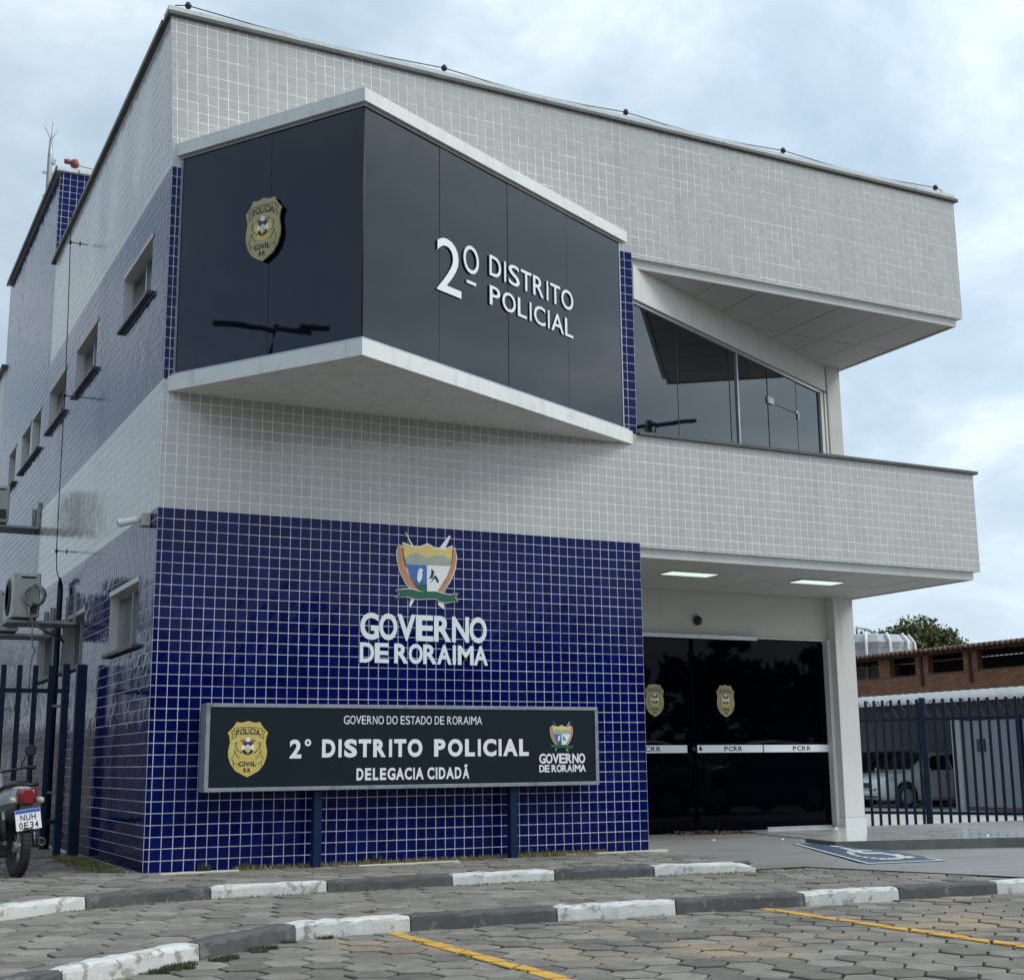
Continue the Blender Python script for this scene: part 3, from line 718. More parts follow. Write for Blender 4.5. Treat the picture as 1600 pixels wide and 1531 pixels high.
for fr, xs in ((FL, [sl]), (FR, seams[1:-1])):
    for x in xs: mb.extrude([fr.p(x-0.004, 4.456, -0.006), fr.p(x+0.004, 4.456, -0.006), fr.p(x+0.004, 6.584, -0.006), fr.p(x-0.004, 6.584, -0.006)], -fr.n*0.01)
part(mb, 'glass_joint', M_PIPE)
for fr, x0, x1 in ((FL, -0.03, 0.012), (FR, WR-0.012, WR+0.03)):
    mb = MB(); mb.extrude([fr.p(x0, 4.456, 0.006), fr.p(x1, 4.456, 0.006), fr.p(x1, 6.584, 0.006), fr.p(x0, 6.584, 0.006)], -fr.n*0.03); part(mb, 'bay_edge_trim', M_ALU)
mb = MB(); mb.tube([(ap.x, ap.y-0.004, 4.456), (ap.x, ap.y-0.004, 6.584)], 0.009, 6); part(mb, 'bay_corner_trim', M_SEAM_SHADE)
# standing letters on the right hand bay face.  arc lengths measured from the apex
def fa(x): return (x-ap.x)/FR.r.x
LET = [M_LETTER, M_LSIDE]
text('lettering', '2', FR, fa(2.14), fa(2.46), 5.16, 5.69, 0.006, 0.010, LET, B, 0.0)
text('lettering', 'O', FR, fa(2.49), fa(2.70), 5.45, 5.73, 0.006, 0.010, LET, B, 0.0)
mb = MB(); mb.extrude([FR.p(fa(2.535), 5.345, 0.016), FR.p(fa(2.66), 5.345, 0.016), FR.p(fa(2.66), 5.375, 0.016), FR.p(fa(2.535), 5.375, 0.016)], -FR.n*0.014); part(mb, 'lettering', M_LETTER)
text('lettering', 'DISTRITO', FR, fa(2.85), fa(4.13), 5.52, 5.735, 0.006, 0.010, LET, B, 0.006)
text('lettering', 'POLICIAL', FR, fa(2.85), fa(4.12), 5.225, 5.425, 0.006, 0.010, LET, B, 0.006)

# police badge ---------------------------------------------------------
def sm(pts, n=3):
    res = []
    for i in range(len(pts)):
        p0, p1, p2, p3 = [Vector(pts[(i+k-1) % len(pts)]) for k in range(4)]
        for k in range(n):
            t = k/n; res.append(tuple(0.5*((2*p1)+(-p0+p2)*t+(2*p0-5*p1+4*p2-p3)*t*t+(-p0+3*p1-3*p2+p3)*t**3)))
    return res
RH = [(0, .5), (.07, .475), (.13, .467), (.205, .48), (.235, .42), (.28, .36), (.348, .29), (.322, .22), (.306, .12), (.322, .03), (.337, -.05), (.328, -.15), (.285, -.28), (.2, -.395), (.09, -.46)]
BADGE = RH+[(0, -.505)]+[(-x, y) for x, y in reversed(RH[1:])]
def badge(parent, fr, ca, cb, H, h, base_m, thick=0.012, W=1.0, detail=True, txt=True, dark=False):
    def T(pts): return [(ca+x*H*W, cb+y*H) for x, y in pts]
    mb_ = MB(); mb_.extrude([fr.p(*q, h+thick) for q in T(BADGE)], -fr.n*thick)
    body = mb_.build('police_badge', base_m, parent)
    hh = h+thick
    t = 0.0012
    def S(name, polys, m_, lift):
        mb2 = MB()
        for pts in polys: mb2.extrude([fr.p(*q, hh+lift) for q in T(pts)], -fr.n*t)
        return mb2.build(name, m_, body)
    inn = [(x*0.90, y*0.92) for x, y in BADGE]
    S('field', [inn], M_GOLD if not dark else M_BRASS, t*1.0)
    def line(pts, w=0.008):
        res = []
        for i in range(len(pts)-1):
            (x0, y0), (x1, y1) = pts[i], pts[i+1]; dx, dy = x1-x0, y1-y0; L = math.hypot(dx, dy); nx_, ny_ = -dy/L*w/2, dx/L*w/2
            res.append([(x0+nx_, y0+ny_), (x0-nx_, y0-ny_), (x1-nx_, y1-ny_), (x1+nx_, y1+ny_)])
        return res
    L = []
    L += line([(-.24+.06*i, .385-.25*((-.24+.06*i)**2)) for i in range(9)]); L += line([(-.24+.06*i, .265-.25*((-.24+.06*i)**2)) for i in range(9)])
    for sx in (-1, 1):
        L += line([(sx*.24, .37), (sx*.24, .25)]); L += line([(sx*.24, .34), (sx*.29, .31), (sx*.265, .26), (sx*.275, .18), (sx*.2, .22), (sx*.2, .255)])
        L += line([(sx*.24, -.22), (sx*.24, -.31)]); L += line([(sx*.24, -.24), (sx*.27, -.17), (sx*.235, -.11), (sx*.225, -.03), (sx*.18, -.13), (sx*.14, -.17)])
    L += line([(-.24+.06*i, -.255+.6*((-.24+.06*i)**2)-.03) for i in range(9)], .007); L += line([(-.24+.06*i, -.19+.6*((-.24+.06*i)**2)-.03) for i in range(9)], .007) if False else []
    S('ribbon_outline', L, M_INK, t*2.2)['kind'] = 'stuff'
    ring = lambda cx_, cy_, r, n=20: [(cx_+r*math.cos(2*math.pi*k/n), cy_+r*math.sin(2*math.pi*k/n)) for k in range(n)]
    S('sun_disc', [ring(0, 0.0, .185)], M_GOLD2, t*2.2)
    for sx in (-1, 1): S('laurel', [[(sx*(.10+.008*k)+sx*.075*math.sin(k*.5), -.08+.035*k), (sx*(.15+.008*k)+sx*.05*math.sin(k*.5), -.075+.035*k), (sx*(.12+.008*k)+sx*.06*math.sin(k*.5), -.045+.035*k)] for k in range(6)], M_GREENP, t*3.4)
    S('crest_roundel', [ring(0, .01, .115)], M_WHITEP, t*3.4)
    S('crest_chief', [[(-.10, .10), (-.045, .045), (0, .085), (.045, .045), (.10, .10), (.08, .125), (-.08, .125)]], M_NAVY, t*4.6)
    S('crest_base', [[(-.105, -.03), (-.05, -.01), (-.03, -.06), (0, -.02), (.03, -.06), (.05, -.01), (.105, -.03), (.07, -.085), (0, -.11), (-.07, -.085)]], M_INK, t*4.6)
    S('crest_bolt', [[(0, .06), (.055, .0), (.03, -.02), (.0, -.1), (-.02, -.03), (-.05, 0)]], M_YELP, t*5.8)
    S('crest_flags', [[(-.13, .125), (-.03, .135), (-.03, .165), (-.12, .17)], [(.13, .125), (.03, .135), (.03, .165), (.12, .17)]], M_REDP, t*3.4)
    S('crest_star', [ring(0, .165, .042, 12)], M_WHITEP, t*4.6)
    if txt:
        k = H
        text('lettering', 'POLÍCIA', fr, ca-.205*k*W, ca+.205*k*W, cb+.268*k, cb+.37*k, hh+t*2, 0.001, [M_INK], body, 0.02, arc=0.03*k)
        text('lettering', 'CIVIL', fr, ca-.155*k*W, ca+.15*k*W, cb-.315*k, cb-.225*k, hh+t*2, 0.001, [M_INK], body, 0.02)
        text('lettering', 'RR', fr, ca-.065*k*W, ca+.06*k*W, cb-.42*k, cb-.345*k, hh+t*2, 0.001, [M_INK], body, 0.03)
    return body
ca = (Vector((0.640, -0.892))-a).length
badge(B, FL, ca+0.0, 5.645, 0.605, 0.03, M_BRASS, 0.014, W=0.98, dark=True)
mb = MB()
for da, db in ((-.1, .12), (.1, .12), (0, -.15)): mb.lathe([(0.012, 0), (0.012, 0.031)], FL.p(ca+da, 5.645+db, 0), FL.n, 8)
part(mb, 'badge_standoff', M_STEEL)

# state coat of arms on the tiled wall ------------------------------------
SH = dict(
shield=[(-0.256,0.263),(-0.181,0.233),(-0.074,0.23),(0.007,0.265),(0.077,0.229),(0.192,0.221),(0.269,0.261),(0.274,0.176),(0.252,0.053),(0.208,-0.05),(0.154,-0.132),(0.105,-0.2),(-0.073,-0.208),(-0.121,-0.146),(-0.169,-0.07),(-0.223,0.046),(-0.25,0.144)],
band=[(-0.239,0.1),(-0.181,0.158),(-0.095,0.173),(-0.02,0.133),(0.023,0.135),(0.099,0.165),(0.186,0.16),(0.263,0.124),(0.254,0.068),(-0.225,0.054)],
blue=[(-0.223,0.051),(-0.004,0.054),(-0.003,-0.205),(-0.078,-0.203),(-0.121,-0.146),(-0.169,-0.07)],
white=[(-0.004,0.054),(0.252,0.058),(0.208,-0.05),(0.154,-0.132),(0.105,-0.2),(-0.003,-0.205)],
wl=[(-0.299,0.24),(-0.319,0.179),(-0.313,0.091),(-0.281,-0.026),(-0.222,-0.132),(-0.137,-0.216),(-0.078,-0.213),(-0.169,-0.099),(-0.223,-0.003),(-0.253,0.114),(-0.264,0.213)],
wr=[(0.302,0.243),(0.316,0.158),(0.302,0.036),(0.241,-0.098),(0.154,-0.217),(0.105,-0.195),(0.192,-0.091),(0.247,0.033),(0.276,0.145),(0.283,0.232)],
rib=[(-0.332,-0.211),(-0.264,-0.195),(-0.169,-0.19),(-0.078,-0.208),(0.099,-0.2),(0.154,-0.214),(0.241,-0.228),(0.328,-0.209),(0.301,-0.25),(0.328,-0.284),(0.208,-0.304),(0.132,-0.295),(0.1,-0.269),(-0.115,-0.284),(-0.2,-0.263),(-0.337,-0.279),(-0.29,-0.241)],
heron=[(-0.089,0.014),(-0.068,0.025),(-0.041,0.002),(-0.06,-0.014),(-0.05,-0.043),(-0.068,-0.104),(-0.094,-0.125),(-0.11,-0.086),(-0.103,-0.026)],
f1=[(0.045,0.022),(0.078,-0.007),(0.056,-0.068),(0.018,-0.08),(0.04,-0.039)],
f2=[(0.088,-0.036),(0.127,-0.094),(0.116,-0.119),(0.078,-0.067),(0.029,-0.129),(0.067,-0.057)])
ARROWS = [[(-0.236,0.374),(-0.225,0.37),(-0.147,0.235),(-0.165,0.232)], [(0.236,0.368),(0.258,0.362),(0.192,0.226),(0.115,0.216)], [(-0.178,-0.37),(-0.189,-0.346),(-0.168,-0.278),(-0.126,-0.277)], [(0.186,-0.375),(0.121,-0.333),(0.116,-0.280),(0.181,-0.295)]]
def grow(pts, d):
    cx_ = sum(p[0] for p in pts)/len(pts); cy_ = sum(p[1] for p in pts)/len(pts); r_ = []
    n = len(pts)
    area = sum(pts[i-1][0]*pts[i][1]-pts[i][0]*pts[i-1][1] for i in range(n)); sg = 1 if area > 0 else -1
    for i in range(n):
        p, q, r2 = Vector(pts[i-1]), Vector(pts[i]), Vector(pts[(i+1) % n])
        e1 = (q-p).normalized(); e2 = (r2-q).normalized(); nn = (Vector((e1.y, -e1.x))+Vector((e2.y, -e2.x)))*sg
        nn = nn.normalized() if nn.length > 0.05 else Vector((0, 0)); r_.append((q.x+nn.x*d, q.y+nn.y*d))
    return r_
def crest(parent, fr, ca, cb, S, h, t=0.0015, outline=True):
    def P(name, polys, m_, lift, root):
        mb_ = MB()
        for pts in polys: mb_.extrude([fr.p(ca+x*S, cb+y*S, h+lift*t) for x, y in pts], -fr.n*t)
        return mb_.build(name, m_, root)
    body = P('coat_of_arms', [grow(SH['shield'], .012), grow(SH['wl'], .010), grow(SH['wr'], .010)], M_WHITEP, 1, parent)
    for A1 in ARROWS: P('arrow', [A1], M_GREYP if not outline else M_WHITEP, 1.2, body)
    P('shield_chief', [SH['shield']], M_YELP, 2.4, body)
    P('hills', [SH['band']], M_GREYP, 3.6, body)
    P('blue_field', [SH['blue']], M_BLUEP, 4.8, body); P('white_field', [SH['white']], M_WHITEP, 4.8, body)
    P('heron', [SH['heron']], M_WHITEP, 6.0, body); P('reed', [[(-0.126, -0.117), (-0.094, -0.105), (-0.046, -0.103), (-0.062, -0.123), (-0.116, -0.128)], [(-.121, -.146), (-.003, -.13), (-.003, -.205), (-.078, -.203)]], M_GREENP, 5.6, body)
    P('figure', [SH['f1'], SH['f2']], M_INK, 6.0, body)
    P('wheat_sheaf', [SH['wl']], M_ORNG, 3.0, body); P('wheat_sheaf', [SH['wr']], M_ORNG, 3.0, body)
    if outline: P('ribbon_edge', [grow(SH['rib'], .008)], M_WHITEP, 5.0, body)
    P('ribbon', [SH['rib']], M_GREENP, 7.2, body)
    return body
crest(B, FRONT, 2.65, 2.76, 1.0, 0.008)
text('lettering', 'GOVERNO', FRONT, 1.955, 3.30, 2.065, 2.325, 0.008, 0.004, [M_LETTERW], B, 0.03, 0.97, cond=True)
text('lettering', 'DE RORAIMA', FRONT, 1.955, 3.31, 1.845, 2.040, 0.008, 0.004, [M_LETTERW], B, 0.03, 0.97, cond=True)

# lower canopy soffit, upper soffit ---------------------------------------
def soffit(z, xe, y1, nm):
    mb_ = MB(); mb_.box(5.152, xe-0.07, 0.055, 0.085, z-0.002, z+0.10); mb_.box(xe-0.10, xe-0.07, 0.086, y1, z-0.002, z+0.10)
    part(mb_, nm+'_trim', M_WHITE)
    mb_ = MB(); mb_.box(5.152, xe-0.10, 0.086, y1, z+0.04, z+0.06); part(mb_, nm+'_backing', M_SEAM_SHADE)
soffit(3.06, XL, 2.34, 'canopy_soffit'); soffit(6.35, XU, 2.5, 'roof_soffit')
mesh_cache = {}
for z, xe, y1, lights in ((3.06, XL-0.105, 2.34, [(6.13, 6.83), (8.05, 8.72)]), (6.35, XU-0.105, 2.48, [])):
    x = 5.155
    while x < xe-0.05:
        x2 = min(x+0.62, xe)
        for (ya, yb) in ((0.09, 1.24), (1.24, y1)):
            g = 0.006
            mb_ = MB()
            mb_.box(x+g, x2-g, ya+g, yb-g, z+0.012, z+0.03); o = part(mb_, 'ceiling_panel', M_CEIL)
            o.location.z = rnd.uniform(-0.002, 0.002)
        x += 0.62
mb = MB()
for (x0, x1) in ((6.13, 6.80), (8.04, 8.71)):
    mb = MB(); mb.box(x0, x1, 0.86, 1.12, 3.058, 3.068); f = part(mb, 'ceiling_light', M_WHITE)
    mb = MB(); mb.box(x0+0.015, x1-0.015, 0.875, 1.105, 3.052, 3.0575); part(mb, 'diffuser', M_LAMP, f)
# columns and entrance wall
mb = MB(); mb.bbox(9.66, 10.0, 2.2, 2.6, 0.14, 3.085, 0.006); mb.bbox(9.65, 10.01, 2.19, 2.61, -0.05, 0.139, 0.004, 1); part(mb, 'column', [M_WHITE, M_GLOSSF])
mb = MB(); mb.bbox(9.79, 10.03, 2.22, 2.6, 3.3, 6.38, 0.006); part(mb, 'column', M_WHITE)
mb = MB(); mb.box(5.15, 9.655, 2.36, 2.5, 2.50, 3.12); mb.box(5.0, 5.15, 0.01, 2.5, -0.1, 3.2); mb.box(5.16, 9.65, 2.45, 2.49, -0.05, 2.499, 1)  # the near-black sheet behind the doors stands in for the dark interior
part(mb, 'entrance_wall', [M_BEIGE, M_SEAM_SHADE])
mb = MB(); mb.box(9.60, 9.655, 2.30, 2.42, 0.0, 2.499); part(mb, 'door_jamb', M_WHITE)
DF = Frame((0, 2.35, 0), (1, 0, 0))
def doorleaf(x0, x1, y, nm, z0=0.03, z1=2.44):
    fr = Frame((0, y, 0), (1, 0, 0)); mb_ = MB(); mb_.box(x0+.003, x1-.003, y, y+0.012, z0, z1); return mb_.build(nm, M_DOORG, B), fr
def band(o, fr, x0, x1, label=None, tx=None):
    mb_ = MB(); mb_.box(x0, x1, fr.o.y-0.003, fr.o.y-0.001, 1.0, 1.095); b_ = mb_.build('sticker_band', M_LETTER, o)
    if tx: text('lettering', 'PCRR', fr, tx[0], tx[1], 1.018, 1.078, 0.0045, 0.001, [M_INK], o, 0.02)
o1, f1 = doorleaf(5.3, 7.40, 2.38, 'fixed_glass_panel'); band(o1, f1, 5.32, 7.30, None, (6.60, 6.90))
o2, f2 = doorleaf(7.41, 8.46, 2.33, 'sliding_door'); band(o2, f2, 7.42, 8.45, None, (7.84, 8.12))
o3, f3 = doorleaf(8.45, 9.62, 2.40, 'fixed_glass_panel', 0.05); band(o3, f3, 8.52, 9.62, None, (9.00, 9.30))
badge(B, f1, 6.83, 1.655, 0.41, 0.002, M_BRASS, 0.003, txt=True, dark=True); badge(B, f2, 7.89, 1.655, 0.41, 0.002, M_BRASS, 0.003, txt=True, dark=True)
# small access pictogram on the first band
mb = MB()
for cx_ in (7.37, 7.47):
    mb.extrude([(cx_+0.028*math.cos(R(k*40)), 2.326, 1.045+0.022*math.sin(R(k*40))) for k in range(9)], (0, 0.002, 0))
    mb.box(cx_-0.008, cx_+0.008, 2.3255, 2.327, 1.06, 1.088)
mb.build('access_pictogram', M_INK, o2)
mb = MB(); mb.bbox(5.3, 8.42, 2.29, 2.34, 2.445, 2.50, 0.004); part(mb, 'door_track', M_ALU)
mb = MB(); mb.bbox(8.42, 9.60, 2.34, 2.37, 2.475, 2.499, 0.003); part(mb, 'door_track', M_WHITE)
mb = MB(); mb.bbox(8.50, 9.60, 2.36, 2.395, 0.015, 0.047, 0.003); part(mb, 'door_sill', M_ALU)
# diagonal balcony wall behind the parapet, with header and tall glass
DG = Frame((5.15, 0.06, 0), (9.79-5.15, 2.30-0.06, 0)); WD = math.hypot(9.79-5.15, 2.24)
def dx(x): return (x-5.15)/DG.r.x
mb = MB(); mb.extrude([DG.p(0, 5.97, 0.05), DG.p(WD, 6.00, 0.05), DG.p(WD, 6.37, 0.05), DG.p(0, 6.37, 0.05)], -DG.n*0.2); part(mb, 'balcony_header', M_WHITE)
mb = MB(); mb.extrude([DG.p(0, 5.93, 0.02), DG.p(WD, 5.955, 0.02), DG.p(WD, 5.998, 0.02), DG.p(0, 5.968, 0.02)], -DG.n*0.1); part(mb, 'window_head', M_ALU)
mb = MB(); mb.extrude([DG.p(dx(9.62), 3.4, 0.03), DG.p(dx(9.70), 3.4, 0.03), DG.p(dx(9.70), 5.97, 0.03), DG.p(dx(9.62), 5.97, 0.03)], -DG.n*0.15)
mb.extrude([DG.p(dx(9.705), 3.4, 0.05), DG.p(WD, 3.4, 0.05), DG.p(WD, 5.97, 0.05), DG.p(dx(9.705), 5.97, 0.05)], -DG.n*0.15); part(mb, 'window_jamb', M_WHITE)
xs = [0.0, dx(6.05), dx(7.22), dx(7.40), dx(8.17), dx(8.95), dx(9.61)]
for i in range(6): glass(DG, xs[i], xs[i+1], 3.45, 5.94, M_GLASS, bow=True)
mb = MB(); mb.extrude([DG.p(dx(7.375), 3.45, 0.02), DG.p(dx(7.41), 3.45, 0.02), DG.p(dx(7.41), 5.94, 0.02), DG.p(dx(7.375), 5.94, 0.02)], -DG.n*0.04); part(mb, 'mullion', M_ALU)
for x in (6.05, 7.22, 8.17, 8.95):
    mb = MB(); mb.extrude([DG.p(dx(x)-.005, 3.45, 0.004), DG.p(dx(x)+.005, 3.45, 0.004), DG.p(dx(x)+.005, 5.94, 0.004), DG.p(dx(x)-.005, 5.94, 0.004)], -DG.n*0.006); part(mb, 'glass_joint', M_SEAM_SHADE)
mb = MB(); mb.extrude([DG.p(dx(8.17), 5.49, 0.004), DG.p(dx(8.95), 5.49, 0.004), DG.p(dx(8.95), 5.50, 0.004), DG.p(dx(8.17), 5.50, 0.004)], -DG.n*0.006)
part(mb, 'glass_joint', M_SEAM_SHADE)
mb = MB(); mb.extrude([DG.p(dx(8.15), 5.47, 0.02), DG.p(dx(8.30), 5.47, 0.02), DG.p(dx(8.30), 5.56, 0.02), DG.p(dx(8.15), 5.56, 0.02)], -DG.n*0.02); part(mb, 'glass_clamp', M_LETTER)
mb = MB(); mb.extrude([DG.p(dx(8.90), 5.53, 0.02), DG.p(dx(8.98), 5.53, 0.02), DG.p(dx(8.98), 5.42, 0.02), DG.p(dx(8.955), 5.42, 0.02), DG.p(dx(8.955), 5.50, 0.02), DG.p(dx(8.90), 5.50, 0.02)], -DG.n*0.02); part(mb, 'glass_clamp', M_LETTER)
mb = MB(); mb.box(5.0, 9.7, 2.75, 2.85, 3.3, 6.4); mb.box(5.0, 5.05, 0.2, 2.8, 3.3, 6.4); part(mb, 'inner_wall', M_SEAM_SHADE)

# ================================================================== SIGNBOARD
SG = thing('signboard', 'wide charcoal signboard on two blue posts in front of the blue tiled wall', 'sign', (2.42, -0.25, 0))
def SF(y): return Frame((-2.42, y, 0), (1, 0, 0))
mb = MB(); fx0, fx1, fz0, fz1, fb = 0.44, 4.42, 0.675, 1.44, 0.035
X = lambda v: v-2.42
mb.bbox(X(fx0), X(fx1), -0.01, 0.18, fz0, fz0+fb, 0.004); mb.bbox(X(fx0), X(fx1), -0.01, 0.18, fz1-fb, fz1, 0.004)
mb.box(X(fx0), X(fx0)+fb, -0.009, 0.179, fz0+fb, fz1-fb); mb.box(X(fx1)-fb, X(fx1), -0.009, 0.179, fz0+fb, fz1-fb)
mb.build('frame', M_SFRAME, SG)
mb = MB(); mb.box(X(fx0)+fb, X(fx1)-fb, 0.0, 0.17, fz0+fb, fz1-fb); mb.build('panel', M_PANEL, SG)
for x in (1.50, 3.49):
    mb = MB(); mb.bbox(X(x)-0.038, X(x)+0.038, 0.05, 0.13, -0.25, 0.674, 0.004); mb.build('post', M_POST, SG)
sf = SF(0.0)
text('lettering', 'GOVERNO DO ESTADO DE RORAIMA', sf, 1.715, 3.125, 1.262, 1.340, 0.001, 0.0015, [M_LETTER], SG, 0.0)
text('lettering', '2', sf, 1.205, 1.315, 0.958, 1.125, 0.001, 0.0015, [M_LETTER], SG, 0.035)
text('lettering', '°', sf, 1.345, 1.405, 1.065, 1.128, 0.001, 0.0015, [M_LETTER], SG, 0.02)
text('lettering', 'DISTRITO', sf, 1.51, 2.50, 0.962, 1.128, 0.001, 0.0015, [M_LETTER], SG, 0.045)
text('lettering', 'POLICIAL', sf, 2.62, 3.63, 0.962, 1.128, 0.001, 0.0015, [M_LETTER], SG, 0.045)
text('lettering', 'DELEGACIA CIDADÃ', sf, 1.845, 2.985, 0.755, 0.865, 0.001, 0.0015, [M_LETTER], SG, 0.035)
badge(SG, sf, 0.82, 1.045, 0.485, 0.001, M_GOLD2, 0.002, W=1.08)
crest(SG, sf, 4.0, 1.15, 0.40, 0.001, t=0.0008, outline=False)
text('lettering', 'GOVERNO', sf, 3.745, 4.265, 0.888, 0.985, 0.001, 0.0015, [M_LETTER], SG, 0.03, 0.97, cond=True)
text('lettering', 'DE RORAIMA', sf, 3.745, 4.27, 0.805, 0.877, 0.001, 0.0015, [M_LETTER], SG, 0.03, 0.97, cond=True)

# ================================================================== ROOF CABLES, CAMERAS, AC
lc = thing('lightning_cable', 'thin dark cable held by black knobs along the top of the front parapet', 'cable', (0, 0.05, ZT+0.075))
KN = [0.17, 2.9, 5.17, 7.43, 9.93]
pts = [(0.0, 0, 0.0), (0.06, 0, 0.05)]
for i, x in enumerate(KN):
    pts.append((x, 0, 0.075))
    if i < 4:
        for t in (0.25, 0.5, 0.75): pts.append((x+(KN[i+1]-x)*t, 0, 0.075-0.05*math.sin(math.pi*t)))
pts += [(10.03, 0, 0.06), (10.07, 0, 0.0)]
mb = MB(); mb.tube([(p[0]-0.07*max(0, 1-p[0]/6), p[1], p[2]) for p in pts], 0.006, 5); mb.build('cable', M_BLACK, lc)
for x in KN:
    mb = MB(); xx = x-0.07*max(0, 1-x/6); mb.lathe([(0.006, 0.0), (0.008, 0.035), (0.03, 0.055), (0.034, 0.08), (0.022, 0.105), (0.004, 0.11)], (xx, 0, 0), (0, 0, 1), 10); mb.build('insulator', M_BLACK, lc)
dc = thing('down_conductor', 'thin vertical cable on stand-off rods down the tiled side wall', 'cable', (-0.22, 4.5, 0))
SO = [(4.55, 7.33), (4.31, 5.29), (4.26, 3.39)]
mb = MB(); mb.tube([(0, 0.05, 7.75), (0, 0.05, 7.33), (0, -0.10, 6.3), (0, -0.19, 5.29), (0, -0.21, 4.3), (0, -0.24, 3.39), (0.06, 0.05, 3.2), (0.14, 0.32, 3.1)], 0.006, 5); mb.build('cable', M_BLACK, dc)
for y, z in SO:
    mb = MB(); mb.tube([(0, y-4.5, z), (0.23, y-4.5, z)], 0.006, 6); mb.lathe([(0.02, -0.015), (0.028, 0), (0.02, 0.015)], (0, y-4.5, z), (1, 0, 0), 8); mb.lathe([(0.03, 0), (0.035, .006), (0.03, .012)], (0.11, y-4.5, z), (1, 0, 0), 8)
    mb.build('stand_off', M_BLACK, dc)
sl_ = thing('rooftop_beacon', 'small red obstruction light on the tower corner', 'light', (0.10, 7.42, 9.57))
mb = MB(); mb.lathe([(0.03, 0), (0.035, 0.03), (0.06, 0.05), (0.065, 0.10), (0.045, 0.15), (0.01, 0.17)], (0.1, 0, 0), (0, 0, 1), 12)
mb.lathe([(0.035, -.05), (0.04, 0), (0.035, .05)], (0.0, 0, 0.11), (1, 0, 0), 10); mb.build('red_lens', mat('dull_red_plastic', (0.20, 0.045, 0.03), 0.5), sl_)
mb = MB(); mb.tube([(0.12, 0, 0.08), (0.35, 0, 0.06), (0.6, 0, 0.045), (0.9, 0, 0.0)], 0.006, 5); mb.build('cable', M_BLACK, sl_)
an = thing('antenna_mast', 'slim grey antenna mast with whip elements behind the tower', 'antenna', (0.50, 12.5, 9.4))
mb = MB(); mb.tube([(0, 0, 0), (0, 0, 2.6), (0, 0, 2.95)], [0.05, 0.045, 0.03], 8); mb.build('mast', M_STEEL, an)
for ex, ez in ((-0.2, 3.0), (0.2, 2.98), (0.02, 3.35)):
    mb = MB(); mb.tube([(0, 0, 2.93), (ex*0.6, 0, 2.93+(ez-2.33)*0.36)], 0.008, 5); mb.build('whip', M_STEEL, an)
mb = MB(); mb.box(-0.12, 0.12, -0.02, 0.02, 2.25, 2.29); mb.box(-0.10, 0.10, -0.02, 0.02, 1.8, 1.83); mb.lathe([(0.05, -.04), (0.05, .04)], (0.06, 0, 2.5), (0, 1, 0), 10); mb.build('cross_arm', M_STEEL, an)

bc = thing('bullet_camera', 'white bullet security camera on the corner of the side wall', 'security camera', (0.0, 0.28, 3.12))
mb = MB(); mb.bbox(-0.09, -0.006, -0.05, 0.07, -0.06, 0.06, 0.006); mb.build('junction_box', M_AC, bc)
mb = MB(); mb.tube([(-0.09, 0.0, 0.0), (-0.13, 0.02, -0.01)], 0.02, 8); mb.build('bracket', M_AC, bc)
mb = MB(); ax = Vector((-0.30, 0.25, -0.05)).normalized(); mb.lathe([(0.022, 0), (0.033, 0.01), (0.033, 0.15), (0.038, 0.155), (0.038, 0.19), (0.03, 0.192)], Vector((-0.11, 0.0, -0.0)), ax, 14); mb.build('housing', M_LETTER, bc)
mb = MB(); mb.lathe([(0.028, 0.19), (0.030, 0.20), (0.01, 0.202)], Vector((-0.11, 0.0, 0.0)), ax, 14); mb.build('lens', M_BLACK, bc)
dcam = thing('dome_camera', 'small black dome camera on the beige wall above the entrance doors', 'security camera', (7.50, 2.33, 2.68))
mb = MB(); mb.lathe([(0.06, -0.03), (0.062, 0.0), (0.058, 0.02), (0.04, 0.05), (0.01, 0.062)], (0, 0, 0), (0, -0.9, -0.5), 16); mb.build('dome', M_BLACK, dcam)
mb = MB(); mb.lathe([(0.066, 0.0), (0.066, 0.018)], (0, 0.025, 0.01), (0, -1, 0), 16); mb.build('base', M_AC, dcam)
d2 = thing('dome_camera', 'small black camera under the roof soffit beside the blue strip', 'security camera', (5.26, 0.12, 6.26))
mb = MB(); mb.lathe([(0.035, 0), (0.04, 0.02), (0.03, 0.07), (0.01, 0.085)], (0, 0, 0.06), (0.1, -0.3, -1), 12); mb.build('dome', M_BLACK, d2)
mb = MB(); mb.lathe([(0.045, 0), (0.045, 0.03)], (0, 0, 0.055), (0, 0, 1), 12); mb.build('base', M_BLACK, d2)

